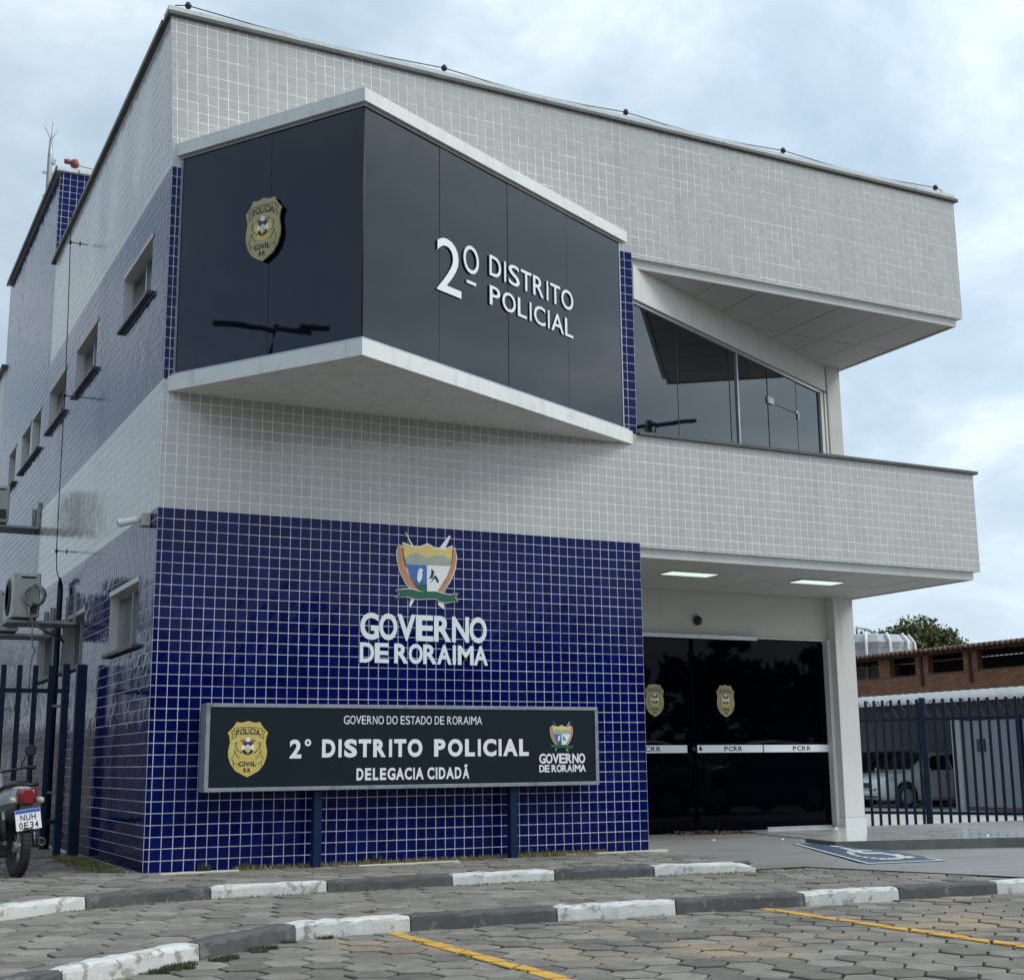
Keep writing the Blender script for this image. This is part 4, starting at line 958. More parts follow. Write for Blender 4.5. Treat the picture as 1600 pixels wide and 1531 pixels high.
def ac_unit(loc, label, group):
    r = thing('air_conditioner', label, 'air conditioner', loc, 0, group)
    mb = MB(); mb.bbox(-0.72, -0.42, 0, 0.76, 0.03, 0.54, 0.012); mb.build('casing', M_AC, r)
    mb = MB(); mb.lathe([(0.205, 0.0), (0.215, 0.008), (0.205, 0.016), (0.19, 0.012)], (-0.72, 0.33, 0.285), (-1, 0, 0), 24)
    for k in range(6): mb.lathe([(0.03+0.03*k, 0.012), (0.036+0.03*k, 0.018), (0.030+0.03*k, 0.020)], (-0.72, 0.33, 0.285), (-1, 0, 0), 20)
    mb.build('fan_grille', M_ACD, r)
    mb = MB()
    mb.box(-0.63, -0.48, -0.006, 0.002, 0.475, 0.498); mb.build('handle_slot', M_ACD, r)
    mb = MB(); mb.box(-0.64, -0.47, -0.010, 0.001, 0.50, 0.515); mb.build('handle_lip', M_LETTER, r)
    mb = MB(); mb.box(-0.56, -0.46, -0.03, 0.002, 0.08, 0.2); mb.build('valve_cover', M_ACD, r)
    mb = MB()
    for y in (0.1, 0.62): mb.box(-0.76, -0.006, y-0.015, y+0.015, -0.02, 0.01); mb.box(-0.035, -0.006, y-0.015, y+0.015, 0.0105, 0.35)
    mb.box(-0.76, -0.006, 0.116, 0.604, -0.02, -0.005); mb.build('wall_bracket', M_STEEL, r)
    mb = MB()
    for y in (0.1, 0.62): mb.box(-0.70, -0.66, y-0.02, y+0.02, 0.011, 0.032); mb.box(-0.48, -0.44, y-0.02, y+0.02, 0.011, 0.032)
    mb.build('foot', M_BLACK, r)
    return r
ac = ac_unit((0, 3.9, 2.53), 'beige air conditioner with a coiled hose, nearest one beside the window', 'air conditioners on the side wall')
mb = MB(); cpts = []
for k in range(40):
    a_ = 2*math.pi*k/18; r_ = 0.125-0.0007*k; cpts.append((-0.50+r_*math.cos(a_), -0.06-0.0012*k, 0.27+r_*math.sin(a_)))
mb.tube(cpts, 0.02, 7); mb.build('hose_coil', M_PIPE, ac)
mb = MB(); mb.tube([(-0.55, -0.07, 0.16), (-0.54, -0.08, 0.04), (-0.45, -0.04, -0.06), (-0.3, 0.1, -0.12), (-0.08, 0.55, -0.16), (-0.03, 0.7, -0.17)], 0.017, 7)
mb.tube([(-0.48, 0.02, 0.0), (-0.49, 0.0, -0.15), (-0.47, 0.02, -0.28), (-0.44, 0.05, -0.34), (-0.48, 0.03, -0.45), (-0.48, 0.02, -0.9)], 0.009, 6); mb.build('drain_hose', M_PIPE, ac)
def ac2(loc, label):
    return dup(ac_base, loc, 0, label)
ac_base = ac_unit((0, 5.6, 2.53), 'beige air conditioner behind the one with the coiled hose', 'air conditioners on the side wall')
ac3 = dup(ac_base, (0, 7.3, 4.18), 0, 'beige air conditioner high on the side wall at the left edge')
cd = thing('conduit_pipe', 'dark vertical conduit pipe with a bent top on the side wall', 'pipe', (-0.07, 4.80, 0))
mb = MB(); mb.tube([(0, 0, -0.1), (0, 0, 3.0), (0, 0.03, 3.08), (-0.03, -0.12, 3.13), (-0.05, -0.2, 3.05)], [0.035, 0.035, 0.03, 0.012, 0.012], 10); mb.build('pipe', M_FENCE, cd)
mb = MB()
for z in (0.6, 1.6, 2.6): mb.box(-0.045, 0.065, -0.045, 0.045, z, z+0.03)
mb.build('clamp', M_STEEL, cd)

# ================================================================== FENCES
def fence(name, label, P0, P1, zb, zt, spacing, w, rails, postidx, base, cat='fence', postw=0.09, first=0.0, d=0.03):
    L = math.hypot(P1[0]-P0[0], P1[1]-P0[1]); ang = math.atan2(P1[1]-P0[1], P1[0]-P0[0])
    r = thing(name, label, cat, (P0[0], P0[1], base), ang)
    mbb = MB(); mbb.bbox(-w/2, w/2, -d/2, d/2, zb-base, zt-base, 0.004); me = mbb.mesh('bar', M_FENCE)
    x = first; n = 0
    while x < L:
        if not any(abs(x-p) < postw*0.6 for p in postidx):
            o = link('bar', me, r); o.location = (x, 0, 0)
        x += spacing
    for p in postidx:
        mb_ = MB(); mb_.bbox(p-postw/2, p+postw/2, -postw/2, postw/2, -0.2, zt-base+0.02, 0.006); mb_.build('post', M_FENCE, r)
    for z in rails:
        mb_ = MB(); mb_.bbox(0, L, 0.016, 0.056, z-base-0.022, z-base+0.022, 0.004); mb_.build('rail', M_FENCE, r)
    return r
g1 = fence('gate', 'dark blue barred gate beside the tiled side wall behind the motorcycle', (-3.25, 2.8), (-0.22, 2.8), 0.08, 1.95, 0.157, 0.052, (1.69, 0.35), [0.05, 2.98], 0.0, 'gate', 0.07, 0.16)
gp = MB(); gp.bbox(-0.052, 0.052, -0.05, 0.05, -0.2, 1.96, 0.006); gpo = gp.build('gate_post', M_FENCE, None); gpo.location = (-0.115, 2.78, 0)
tag(gpo, 'thick dark blue gate post beside the corner of the side wall', 'post')
A_ = (10.60, 6.19); B_ = (15.2, -1.05)
f2_ = fence('fence', 'dark blue steel bar fence to the right of the entrance column', A_, B_, -0.12, 1.78, 0.13, 0.040, (1.48, 0.10), [0.5, 2.0+1.25, 5.6], -0.15, 'fence', 0.085, 0.05)
# diamond wire along its top
mb = MB(); L_ = 8.4
k = 0; x = 0.0
while x < L_:
    mb.tube([(x, 0.07, 1.60), (x+0.16, 0.07, 1.92)], 0.006, 4, caps=False); mb.tube([(x+0.16, 0.085, 1.60), (x, 0.085, 1.92)], 0.006, 4, caps=False); x += 0.16
mb.build('wire_mesh', M_STEEL if False else M_SEAM_SHADE, f2_, kind='stuff')

# ================================================================== VEHICLES
def car(label, loc, rz, paint, cat='car', name='parked_car', s=1.0):
    r = thing(name, label, cat, loc, rz, None, s)
    # side outline stations along x (front at +x): (x, half width, z low, z belt, z roof, roof half width)
    ST = [(2.15, .55, .42, .66, .66, .50), (2.08, .74, .30, .78, .80, .60), (1.85, .84, .24, .88, .92, .70), (1.3, .88, .20, .93, .99, .74), (0.95, .89, .20, .95, 1.04, .74),
          (0.45, .89, .20, .96, 1.36, .66), (0.10, .89, .20, .97, 1.50, .60), (-0.6, .89, .20, .98, 1.54, .60), (-1.3, .89, .20, .99, 1.50, .60), (-1.75, .88, .22, 1.0, 1.36, .62), (-2.05, .84, .28, 1.0, 1.06, .68), (-2.15, .72, .40, .80, .82, .58)]
    rings = []
    for x, hw, zl, zb, zr_, rw in ST:
        rings.append([(x, -hw*.9, zl), (x, -hw, zl+.12), (x, -hw, zb-.18), (x, -hw*.97, zb), (x, -rw, max(zb+.01, zr_-.06)), (x, -rw*.8, zr_), (x, rw*.8, zr_), (x, rw, max(zb+.01, zr_-.06)), (x, hw*.97, zb), (x, hw, zb-.18), (x, hw, zl+.12), (x, hw*.9, zl)])
    mb_ = MB(); mb_.rings(rings, 0, True, True); mb_.build('body', paint, r)
    gl = MB()
    for sy in (-1, 1):
        def W(x, top, e=0.012): 
            for i in range(len(ST)-1):
                a, b = ST[i], ST[i+1]
                if b[0] <= x <= a[0]:
                    t = (a[0]-x)/(a[0]-b[0]); q = [a[k]+(b[k]-a[k])*t for k in range(6)]
                    y0, z0, y1, z1 = q[1]*.97, q[3], q[5], q[4]-.06; k = 0.12 if not top else 0.92
                    return (x, sy*(y0+(y1-y0)*k+e), z0+(z1-z0)*k)
        for xa, xb in ((0.55, -0.35), (-0.42, -1.2), (-1.27, -1.75)):
            xm = [xa+(xb-xa)*k/4 for k in range(5)]
            gl.poly([W(x, 0) for x in xm]+[W(x-(0.12 if x == xm[0] and xa > 0.5 else 0), 1) for x in reversed(xm)])
    gl.poly([(0.98, -.66, 1.06), (0.98, .66, 1.06), (0.50, .58, 1.36), (0.50, -.58, 1.36)]); gl.poly([(0.50, -.57, 1.365), (0.50, .57, 1.365), (0.16, .50, 1.50), (0.16, -.50, 1.50)])
    gl.poly([(-2.08, -.60, 1.06), (-2.08, .60, 1.06), (-1.82, .54, 1.35), (-1.82, -.54, 1.35)])
    gl.build('window_glass', mat('car_glass', (0.008, 0.009, 0.011), 0.05, ior=1.6), r)
    for x in (1.32, -1.32):
        for sy in (-1, 1):
            mb_ = MB(); mb_.lathe([(.20, -.11), (.32, -.10), (.335, -.06), (.335, .06), (.32, .10), (.20, .11)], (x, sy*.80, .335), (0, 1, 0), 22); w = mb_.build('wheel', M_RUBBER, r)
            mb_ = MB(); mb_.lathe([(.03, 0), (.19, .0), (.205, .012), (.19, .02), (.05, .006)], (x, sy*.905, .335), (0, sy, 0), 16); mb_.build('rim', M_STEEL, w)
            mb_ = MB(); mb_.lathe([(.395, -.01), (.40, .0), (.395, .012)], (x, sy*.880, .345), (0, sy, 0), 22); mb_.build('wheel_arch', M_BLACK, r)
    for sy in (-1, 1):
        mb_ = MB(); mb_.poly([(2.10, sy*.45, .70), (2.10, sy*.45, .80), (1.90, sy*.80, .86), (1.62, sy*.885, .88), (1.75, sy*.885, .76), (1.95, sy*.81, .70)]); mb_.build('headlight', mat('headlamp_glass', (0.35, 0.37, 0.38), 0.1), r)
        mb_ = MB(); mb_.bbox(0.55, 0.75, sy*.98-.08, sy*.98+.08, .96, 1.08, .02); mb_.build('mirror', paint, r)
        mb_ = MB(); mb_.poly([(-2.16, sy*.5, .82), (-2.16, sy*.5, .96), (-1.95, sy*.862, 1.0), (-1.9, sy*.872, .86)]); mb_.build('tail_light', mat('tail_lamp_red', (0.3, 0.01, 0.01), 0.2), r)
        mb_ = MB()
        for x in (0.72, -0.38, -1.24): mb_.box(x-.006, x+.006, sy*.889-.004, sy*.889+.004, .3, .94)
        mb_.build('door_seam', M_SEAM_SHADE, r)
        mb_ = MB()
        for x in (-0.15, -1.05): mb_.bbox(x-.09, x+.09, sy*.90-.012, sy*.90+.012, .84, .87, .004)
        mb_.build('door_handle', M_BLACK, r)
    mb_ = MB(); mb_.box(2.10, 2.165, -.42, .42, .56, .70); mb_.box(2.0, 2.11, -.6, .6, .30, .48); mb_.build('grille', M_BLACK, r)
    mb_ = MB(); mb_.box(2.165, 2.175, -.12, .12, .60, .66); mb_.build('emblem', M_STEEL, r)
    return r
P_WHITE = mat('white_car_paint', (0.62, 0.63, 0.64), 0.25, coat=1.0)
P_DARK = mat('dark_car_paint', (0.012, 0.014, 0.018), 0.25, coat=1.0)
P_SILV = mat('silver_car_paint', (0.25, 0.26, 0.27), 0.3, metal=0.5, coat=1.0)
car('white hatchback parked under the carport behind the blue fence', (24.6, 16.4, -0.40), R(178), P_WHITE, s=0.97)
car('dark car parked beyond the white hatchback beside the column', (26.0, 19.6, -0.40), R(182), P_DARK)
car('silver pickup-like car parked across the bays out of frame to the right', (11.2, -6.6, -0.21), R(200), P_SILV)
car('dark car parked at the far right of the bays out of frame', (15.5, -7.6, -0.21), R(180), P_DARK)

# motorcycle -----------------------------------------------------------
MC = thing('motorcycle', 'small pale grey motorcycle parked on the pavement beside the blue gate', 'motorcycle', (-0.985, 0.30, 0.0), R(99), None, 0.86)
def mcp(mb_, name, m_, parent=MC): return mb_.build(name, m_, parent)
P_GREY = mat('pale_grey_fairing', (0.46, 0.47, 0.45), 0.3, coat=0.6)
def wheel(x, r_, w):
    mb_ = MB(); prof = []
    for k in range(13):
        a_ = math.pi*2*k/12; prof.append((r_-0.045+0.048*math.cos(a_), w*0.5*math.sin(a_)))
    mb_.rings([[(x+pr_*math.cos(t), h_, r_+pr_*math.sin(t)) for t in [2*math.pi*k/36 for k in range(36)]] for pr_, h_ in prof], 0, False, True)
    w_ = mcp(mb_, 'tyre' if False else 'wheel', M_RUBBER)
    mb_ = MB()
    for k in range(10):
        a_ = 2*math.pi*k/10; mb_.tube([(x, 0, r_), (x+(r_-.08)*math.cos(a_), 0, r_+(r_-.08)*math.sin(a_))], 0.006, 5)
    mb_.lathe([(.05, -.05), (.05, .05)], (x, 0, r_), (0, 1, 0), 12); mb_.build('hub', M_STEEL, w_)
    # tread blocks
    mb_ = MB()
    for k in range(44):
        a_ = 2*math.pi*k/44; c_, s_ = math.cos(a_), math.sin(a_)
        for sy in (-1, 1):
            M_ = Matrix.Translation((x+r_*0.998*c_, sy*0.022, r_+r_*0.998*s_)) @ Matrix.Rotation(-a_, 4, 'Y') @ Matrix.Rotation(sy*0.5, 4, 'X')
            mb_.box(-.006, .005, -.016, .016, -.012, .012, 0, M_)
    mb_.build('tread', M_RUBBER, w_)
    return w_
wheel(0.0, 0.29, 0.105); wheel(1.22, 0.29, 0.09)
mb = MB()
for sy in (-1, 1): mb.rings([[(x, sy*.10, z) for x, z in q_] for q_ in ()], 0) if False else None
mb.rings([[(x, -w, z0), (x, -w*1.15, (z0+z1)/2), (x, -w, z1), (x, w, z1), (x, w*1.15, (z0+z1)/2), (x, w, z0)] for x, w, z0, z1 in ((-.12, .07, .56, .70), (0.02, .10, .50, .70), (.30, .125, .38, .68), (.62, .13, .30, .62), (.80, .10, .32, .56))], 0, True, True); mcp(mb, 'side_cover', M_BLACK)
# tail fairing: lofted body along x
rings = []
for x, w, z0, z1 in ((-0.20, .045, .77, .83), (-0.15, .085, .70, .86), (0.0, .11, .66, .87), (0.2, .13, .60, .85), (0.42, .13, .50, .80), (0.6, .12, .42, .74), (0.78, .10, .40, .66)):
    rings.append([(x, -w*.55, z0), (x, -w, z0+(z1-z0)*.45), (x, -w*.85, z1-.01), (x, -w*.4, z1), (x, w*.4, z1), (x, w*.85, z1-.01), (x, w, z0+(z1-z0)*.45), (x, w*.55, z0)])
mb = MB(); mb.rings(rings, 0, True, True); mcp(mb, 'tail_fairing', P_GREY)
rings = []
for x, w, z0, z1 in ((-0.02, .09, .855, .91), (0.1, .125, .845, .92), (0.35, .13, .79, .87), (0.55, .11, .74, .84), (0.72, .07, .72, .82)):
    rings.append([(x, -w*.8, z0), (x, -w, z0+(z1-z0)*.5), (x, -w*.7, z1), (x, w*.7, z1), (x, w, z0+(z1-z0)*.5), (x, w*.8, z0)])
mb = MB(); mb.rings(rings, 0, True, True); mcp(mb, 'seat', M_BLACK)
mb = MB(); mb.tube([(0.12, -.13, .87), (-0.12, -.12, .885), (-0.21, -.06, .885), (-0.21, .06, .885), (-0.12, .12, .885), (0.12, .13, .87)], 0.014, 8); mcp(mb, 'grab_rail', M_BLACK)
rings = []
for x, s_ in ((-0.155, 1.0), (-0.19, 1.0), (-0.225, .8), (-0.235, .5)):
    rings.append([(x, -.075*s_, .70+.02*(1-s_)), (x, -.10*s_, .80), (x, -.085*s_, .845-.02*(1-s_)), (x, .085*s_, .845-.02*(1-s_)), (x, .10*s_, .80), (x, .075*s_, .70+.02*(1-s_))])
mb = MB(); mb.rings(rings, 0, True, True); mcp(mb, 'tail_light', mat('red_lens', (0.22, 0.006, 0.012), 0.12, coat=1.0))
for sy in (-1, 1):
    mb = MB(); mb.lathe([(0.012, 0), (0.034, 0.02), (0.036, 0.06), (0.02, 0.085)], (-0.16, sy*.09, .735), (-0.35, sy, 0.0), 10); mcp(mb, 'turn_signal', mat('amber_clear_lens', (0.42, 0.37, 0.30), 0.15, coat=1.0))
    mb = MB(); mb.tube([(0.02, sy*.12, .30), (0.10, sy*.13, .62)], 0.022, 8); mb.tube([(0.03, sy*.12, .34), (0.08, sy*.128, .54)], 0.032, 10, 1); mcp(mb, 'shock_absorber', [M_STEEL, M_BLACK])
    mb = MB(); mb.tube([(0.0, sy*.085, .29), (0.5, sy*.10, .33)], 0.02, 8); mcp(mb, 'swing_arm', M_BLACK)
    mb = MB(); mb.tube([(1.22, sy*.08, .29), (1.02, sy*.08, .85)], 0.022, 8); mcp(mb, 'fork', M_STEEL)
    mb = MB(); mb.tube([(0.98, sy*.05, 1.0), (0.92, sy*.3, 1.05), (0.84, sy*.37, 1.05)], 0.013, 8); mb.tube([(0.88, sy*.29, 1.05), (0.82, sy*.38, 1.05)], 0.02, 8); mcp(mb, 'handlebar', M_BLACK)
    mb = MB(); mb.tube([(0.92, sy*.25, 1.06), (0.90, sy*.31, 1.2)], 0.007, 6); mb.lathe([(0.02, -.012), (0.06, -.01), (0.062, .004), (0.05, .01)], (0.90, sy*.34, 1.23), (-1, 0, 0.1), 16); mcp(mb, 'mirror', M_BLACK)
mb = MB(); mb.rings([[(x, y, z) for x, z in ((-.19, .70), (-.22, .55), (-.20, .44), (-.15, .42), (-.14, .6), (-.10, .72))] for y in (-.06, .06)], 0, True, False); mcp(mb, 'mudguard', M_BLACK)
mb = MB(); mb.rings([[(0+(.325+d_)*math.cos(t), y, .29+(.325+d_)*math.sin(t)) for t in [R(70+8*k) for k in range(11)]]for y, d_ in ((-.06, -.015), (-.045, .01), (.045, .01), (.06, -.015))], 0, False, True, closed=False); mcp(mb, 'inner_fender', M_BLACK)
PT = Matrix.Rotation(R(-12), 4, 'Y')
pf = Frame((-0.245, 0, .585), (0, -1, 0), (-0.25, 0, 1))
pf = Frame((-0.268, 0, .555), (0, -1, 0), (0.10, 0, 1))
pf.n = pf.r.cross(pf.u).normalized()
print('plate n', pf.n)
TI = R(7)
ur, uu = pf.r.copy(), pf.u.copy(); pf.r = (ur*math.cos(TI)+uu*math.sin(TI)*-1*-1); pf.u = (uu*math.cos(TI)-ur*math.sin(TI))
mb = MB(); mb.extrude([pf.p(x, y, 0.004) for x, y in ((-.122, -.098), (.122, -.098), (.122, .098), (-.122, .098))], -pf.n*0.005); plate = mcp(mb, 'licence_plate', M_LETTER)
mb = MB(); mb.extrude([pf.p(x, y, 0.0055) for x, y in ((-.119, .062), (.119, .062), (.119, .095), (-.119, .095))], -pf.n*0.001); mb.build('plate_strip', mat('plate_blue', (0.03, 0.10, 0.42), 0.4), plate)
text('lettering', 'NUH', pf, -.075, .075, -.008, .052, 0.0045, 0.001, [M_INK], plate, 0.015)
text('lettering', '0E34', pf, -.092, .092, -.086, -.022, 0.0045, 0.001, [M_INK], plate, 0.015)
mb = MB(); mb.lathe([(.035, 0), (.05, .02), (.052, .34), (.044, .38), (.03, .385), (.022, .34)], (0.36, -.20, .30), (-1, -.06, .07), 16); mb.tube([(0.36, -.20, .30), (0.5, -.15, .2), (0.75, -.08, .3)], 0.02, 8, 0); mcp(mb, 'exhaust', mat('dark_exhaust_metal', (0.08, 0.078, 0.075), 0.4, metal=0.7))
mb = MB(); mb.bbox(0.42, 0.80, -.11, .11, .16, .42, .03); mb.lathe([(.09, 0), (.095, .03), (.06, .05)], (0.55, .11, .28), (0, 1, 0), 14); mcp(mb, 'engine', mat('engine_metal', (0.12, 0.12, 0.12), 0.45, metal=0.6))
mb = MB(); mb.rings([[(x, -w, z0), (x, -w*1.1, (z0+z1)/2), (x, -w*.5, z1), (x, w*.5, z1), (x, w*1.1, (z0+z1)/2), (x, w, z0)] for x, w, z0, z1 in ((.70, .09, .45, .70), (.86, .12, .42, .85), (.98, .14, .45, 1.02), (1.10, .10, .6, .98), (1.16, .05, .72, .86))], 0, True, True); mcp(mb, 'front_fairing', P_GREY)
mb = MB(); mb.tube([(0.18, .16, .27), (0.30, .18, .25), (0.42, .14, .30)], 0.013, 6); mb.tube([(0.5, .10, .2), (0.48, .24, .19)], 0.014, 6); mb.tube([(0.5, -.10, .2), (0.48, -.22, .19)], 0.014, 6); mb.tube([(.45, .12, .18), (.40, .22, .01)], .01, 6); mcp(mb, 'footpegs', M_BLACK)
# brake hose and lever left of wheel visible as pale strip
mb = MB(); mb.tube([(-0.15, -.10, .43), (-0.10, -.13, .30)], 0.008, 6); mcp(mb, 'reflector_stay', M_STEEL)

# ================================================================== RIGHT BACKGROUND
M_BRICKM = bpy.data.materials.new('brick_masonry'); M_BRICKM.use_nodes = True
t = M_BRICKM.node_tree; p = t.nodes['Principled BSDF']; geo = N(t, 'ShaderNodeNewGeometry'); sp = N(t, 'ShaderNodeSeparateXYZ'); t.links.new(geo.outputs['Position'], sp.inputs[0])
cb_ = N(t, 'ShaderNodeCombineXYZ'); t.links.new(MATH(t, 'ADD', sp.outputs['Y'], sp.outputs['X']), cb_.inputs[0]); t.links.new(sp.outputs['Z'], cb_.inputs[1])
bt = N(t, 'ShaderNodeTexBrick'); t.links.new(cb_.outputs[0], bt.inputs['Vector']); bt.inputs['Scale'].default_value = 1.0
bt.inputs['Brick Width'].default_value = 0.24; bt.inputs['Row Height'].default_value = 0.085; bt.inputs['Mortar Size'].default_value = 0.010
bt.inputs['Color1'].default_value = (0.46, 0.20, 0.10, 1); bt.inputs['Color2'].default_value = (0.31, 0.13, 0.065, 1); bt.inputs['Mortar'].default_value = (0.13, 0.10, 0.08, 1)
c_ = MIX(t, RAMP(t, NOISE(t, geo.outputs['Position'], 2.0, 5), [(0.4, (0, 0, 0)), (0.7, (0.6,)*3)]), bt.outputs[0], (0.20, 0.11, 0.07))
t.links.new(c_, p.inputs['Base Color']); p.inputs['Roughness'].default_value = 0.9
bmp = N(t, 'ShaderNodeBump'); bmp.inputs['Distance'].default_value = 0.012; t.links.new(bt.outputs['Fac'], bmp.inputs['Height']); bmp.invert = True; t.links.new(bmp.outputs[0], p.inputs['Normal'])
BB = thing('brick_building', 'long red brick building with open vents under a low tiled roof behind the carport', 'building', (28, 15, -0.45))
XB = 28.0; z0b = 3.45; z1b = 4.0
piers = [(23.6, 24.1), (21.1, 21.75), (19.45, 20.45), (17.2, 18.2), (13.6, 14.7), (9.6, 10.6)]
mb = MB(); mb.box(0, 0.2, -9, 14, 0, z0b+.45-0.03)
mb.build('wall', M_BRICKM, BB)
mb = MB(); mb.box(-0.03, 0.25, -9, 14, z0b+.45-0.03, z0b+.45); mb.build('ledge', mat('ledge_mortar', (0.20, 0.12, 0.08), 0.9, var=0.2), BB)
for y0, y1 in ((21.0, 21.5), (19.3, 19.85), (17.3, 17.85), (14.5, 15.05), (11.5, 12.05), (23.6, 24.1)):
    mb = MB(); mb.box(-0.02, 0.2, y0-15, y1-15, z0b+.45+0.002, z1b+.45+0.1)
    mb.build('pier', M_BRICKM, BB)
    if (y0, y1) != (21.0, 21.5):
        mb = MB(); mb.box(-0.06, -0.022, (y0+y1)/2-15-.05, (y0+y1)/2-15+.05, z0b+.45-.35, z1b+.45); mb.build('steel_strut', mat('rusty_steel', (0.09, 0.03, 0.018), 0.9), BB)
mb = MB(); mb.box(2.6, 2.8, -9, 14, 0, 4.5); mb.box(0.21, 2.6, -9.1, -9, 0, 4.4); mb.build('back_wall', M_SEAM_SHADE, BB)
M_RTILE = mat('old_roof_tile', (0.13, 0.075, 0.05), 0.9, var=0.35, vscale=3, dirt=((0.20, 0.17, 0.12, 1), 0.5, 0.75, 0.6), dscale=3)
mb = MB(); rings = []
for i in range(231):
    y = -9+i*0.1; wv = 0.045*(1 if i % 2 else -1); rings.append([(-0.75, y, 4.58+wv*.8), (3.2, y, 4.66+wv), (3.2, y, 4.60+wv), (-0.75, y, 4.52+wv*.8)])
mb.rings(rings, 0, True, False); mb.build('roof', M_RTILE, BB)
mb = MB(); mb.box(-0.55, -0.45, -9, 14, 4.42, 4.48)
for i in range(30): mb.box(-0.70, 1.5, -9+i*.8, -8.94+i*.8, 4.44, 4.49)
mb.build('rafter', mat('dark_rafter', (0.05, 0.03, 0.02), 0.9), BB)
CP = thing('carport', 'long low carport with a white corrugated fascia in front of the brick building', 'carport', (22.5, 12, -0.4))
mb = MB(); rings = []
for i in range(241):
    y = -10+i*0.1; wv = 0.03*math.sin(i*math.pi/1.5); rings.append([(-0.0+wv, y, 2.66), (-0.0+wv, y, 2.92+wv*0.6), (0.03+wv, y, 2.92+wv*0.6), (0.03+wv, y, 2.66)])
mb.rings(rings, 0, True, True); mb.build('fascia', mat('white_corrugated_sheet', (0.78, 0.79, 0.80), 0.5, var=0.08, vscale=1), CP)
mb = MB(); rings = []
for i in range(121):
    y = -10+i*0.2; wv = 0.03*(1 if i % 2 else -1); rings.append([(0.05, y, 2.9+wv), (5.3, y, 3.2+wv), (5.3, y, 3.17+wv), (0.05, y, 2.87+wv)])
mb.rings(rings, 0, True, False); mb.build('roof_sheet', mat('grey_sheet', (0.28, 0.28, 0.27), 0.6, var=0.1), CP)
mb = MB(); mb.box(5.2, 5.35, -10, 14, 0, 3.1); mb.build('back_wall', mat('faded_grey_wall', (0.24, 0.27, 0.29), 0.8, var=0.1, vscale=1), CP)
mb = MB(); mb.box(0.5, 0.8, -10, 14, 2.28, 2.84); mb.build('fascia_shade', M_SEAM_SHADE, CP)  # dark strip added to paint the shade below the fascia
for y in (9.0, 4.6, -1.0, -6):
    mb = MB(); mb.bbox(0.04, 0.16, y-.06, y+.06, 0, 2.3, .01); mb.build('post', M_FENCE, CP)
WP = thing('yard_wall', 'grey panelled wall with painted-in roof shade, right of the white car inside the carport', 'wall', (23.0, 10.75, -0.4))
M_PNL = mat('roof_shaded_panel', (0.20, 0.225, 0.25), 0.7, var=0.08, vscale=0.8)  # carport roof shade is put into this darker base colour
y = -4.2
while y < 2.4:
    mb = MB(); mb.bbox(0, 0.08, y+.008, y+.592, 0.12, 2.2, .006); mb.build('panel', M_PNL, WP); y += .6
mb = MB(); mb.box(0.02, 0.10, -4.2, 2.6, 0, 0.118); mb.build('plinth', mat('dark_plinth', (0.10, 0.09, 0.08), 0.9), WP)
mb = MB(); mb.bbox(-0.1, 0.2, 2.42, 2.72, 0, 2.25, .01); mb.build('pillar', mat('grey_pillar', (0.33, 0.34, 0.34), 0.8, var=0.1), WP)
mb = MB(); mb.bbox(-0.05, -0.002, 1.7, 1.95, 1.45, 1.75, .01); mb.build('meter_box', M_SEAM_SHADE, WP)
mb = MB(); 
TK = thing('water_tank', 'pale grey panelled water tank with struts rising behind the brick roof', 'water tank', (30.6, 24.8, 2.5))
M_TANK = mat('faded_tank_sheet', (0.42, 0.43, 0.43), 0.6, var=0.1, vscale=1.5, dirt=((0.15, 0.15, 0.15, 1), 0.5, 0.7, 0.5), dscale=2)
mb = MB(); mb.lathe([(1.45, 0), (1.5, 2.1), (1.55, 2.35), (1.35, 2.62), (0.2, 2.75)], (0, 0, 0), (0, 0, 1), 12, 0, False); mb.build('tank_body', M_TANK, TK)
for k in range(12):
    a_ = 2*math.pi*(k+.5)/12; c1, s1 = math.cos(a_), math.sin(a_); mb = MB(); mb.tube([(1.72*c1, 1.72*s1, 0), (1.56*c1, 1.56*s1, 2.38), (1.36*c1, 1.36*s1, 2.66)], 0.05, 6); mb.build('strut', M_WHITEP, TK)
mb = MB(); mb.tube([(-.5, 0, 2.7), (-.5, 0, 2.95), (0.2, .2, 2.92), (.6, .2, 2.74)], 0.05, 6); mb.build('pipe', M_STEEL, TK)

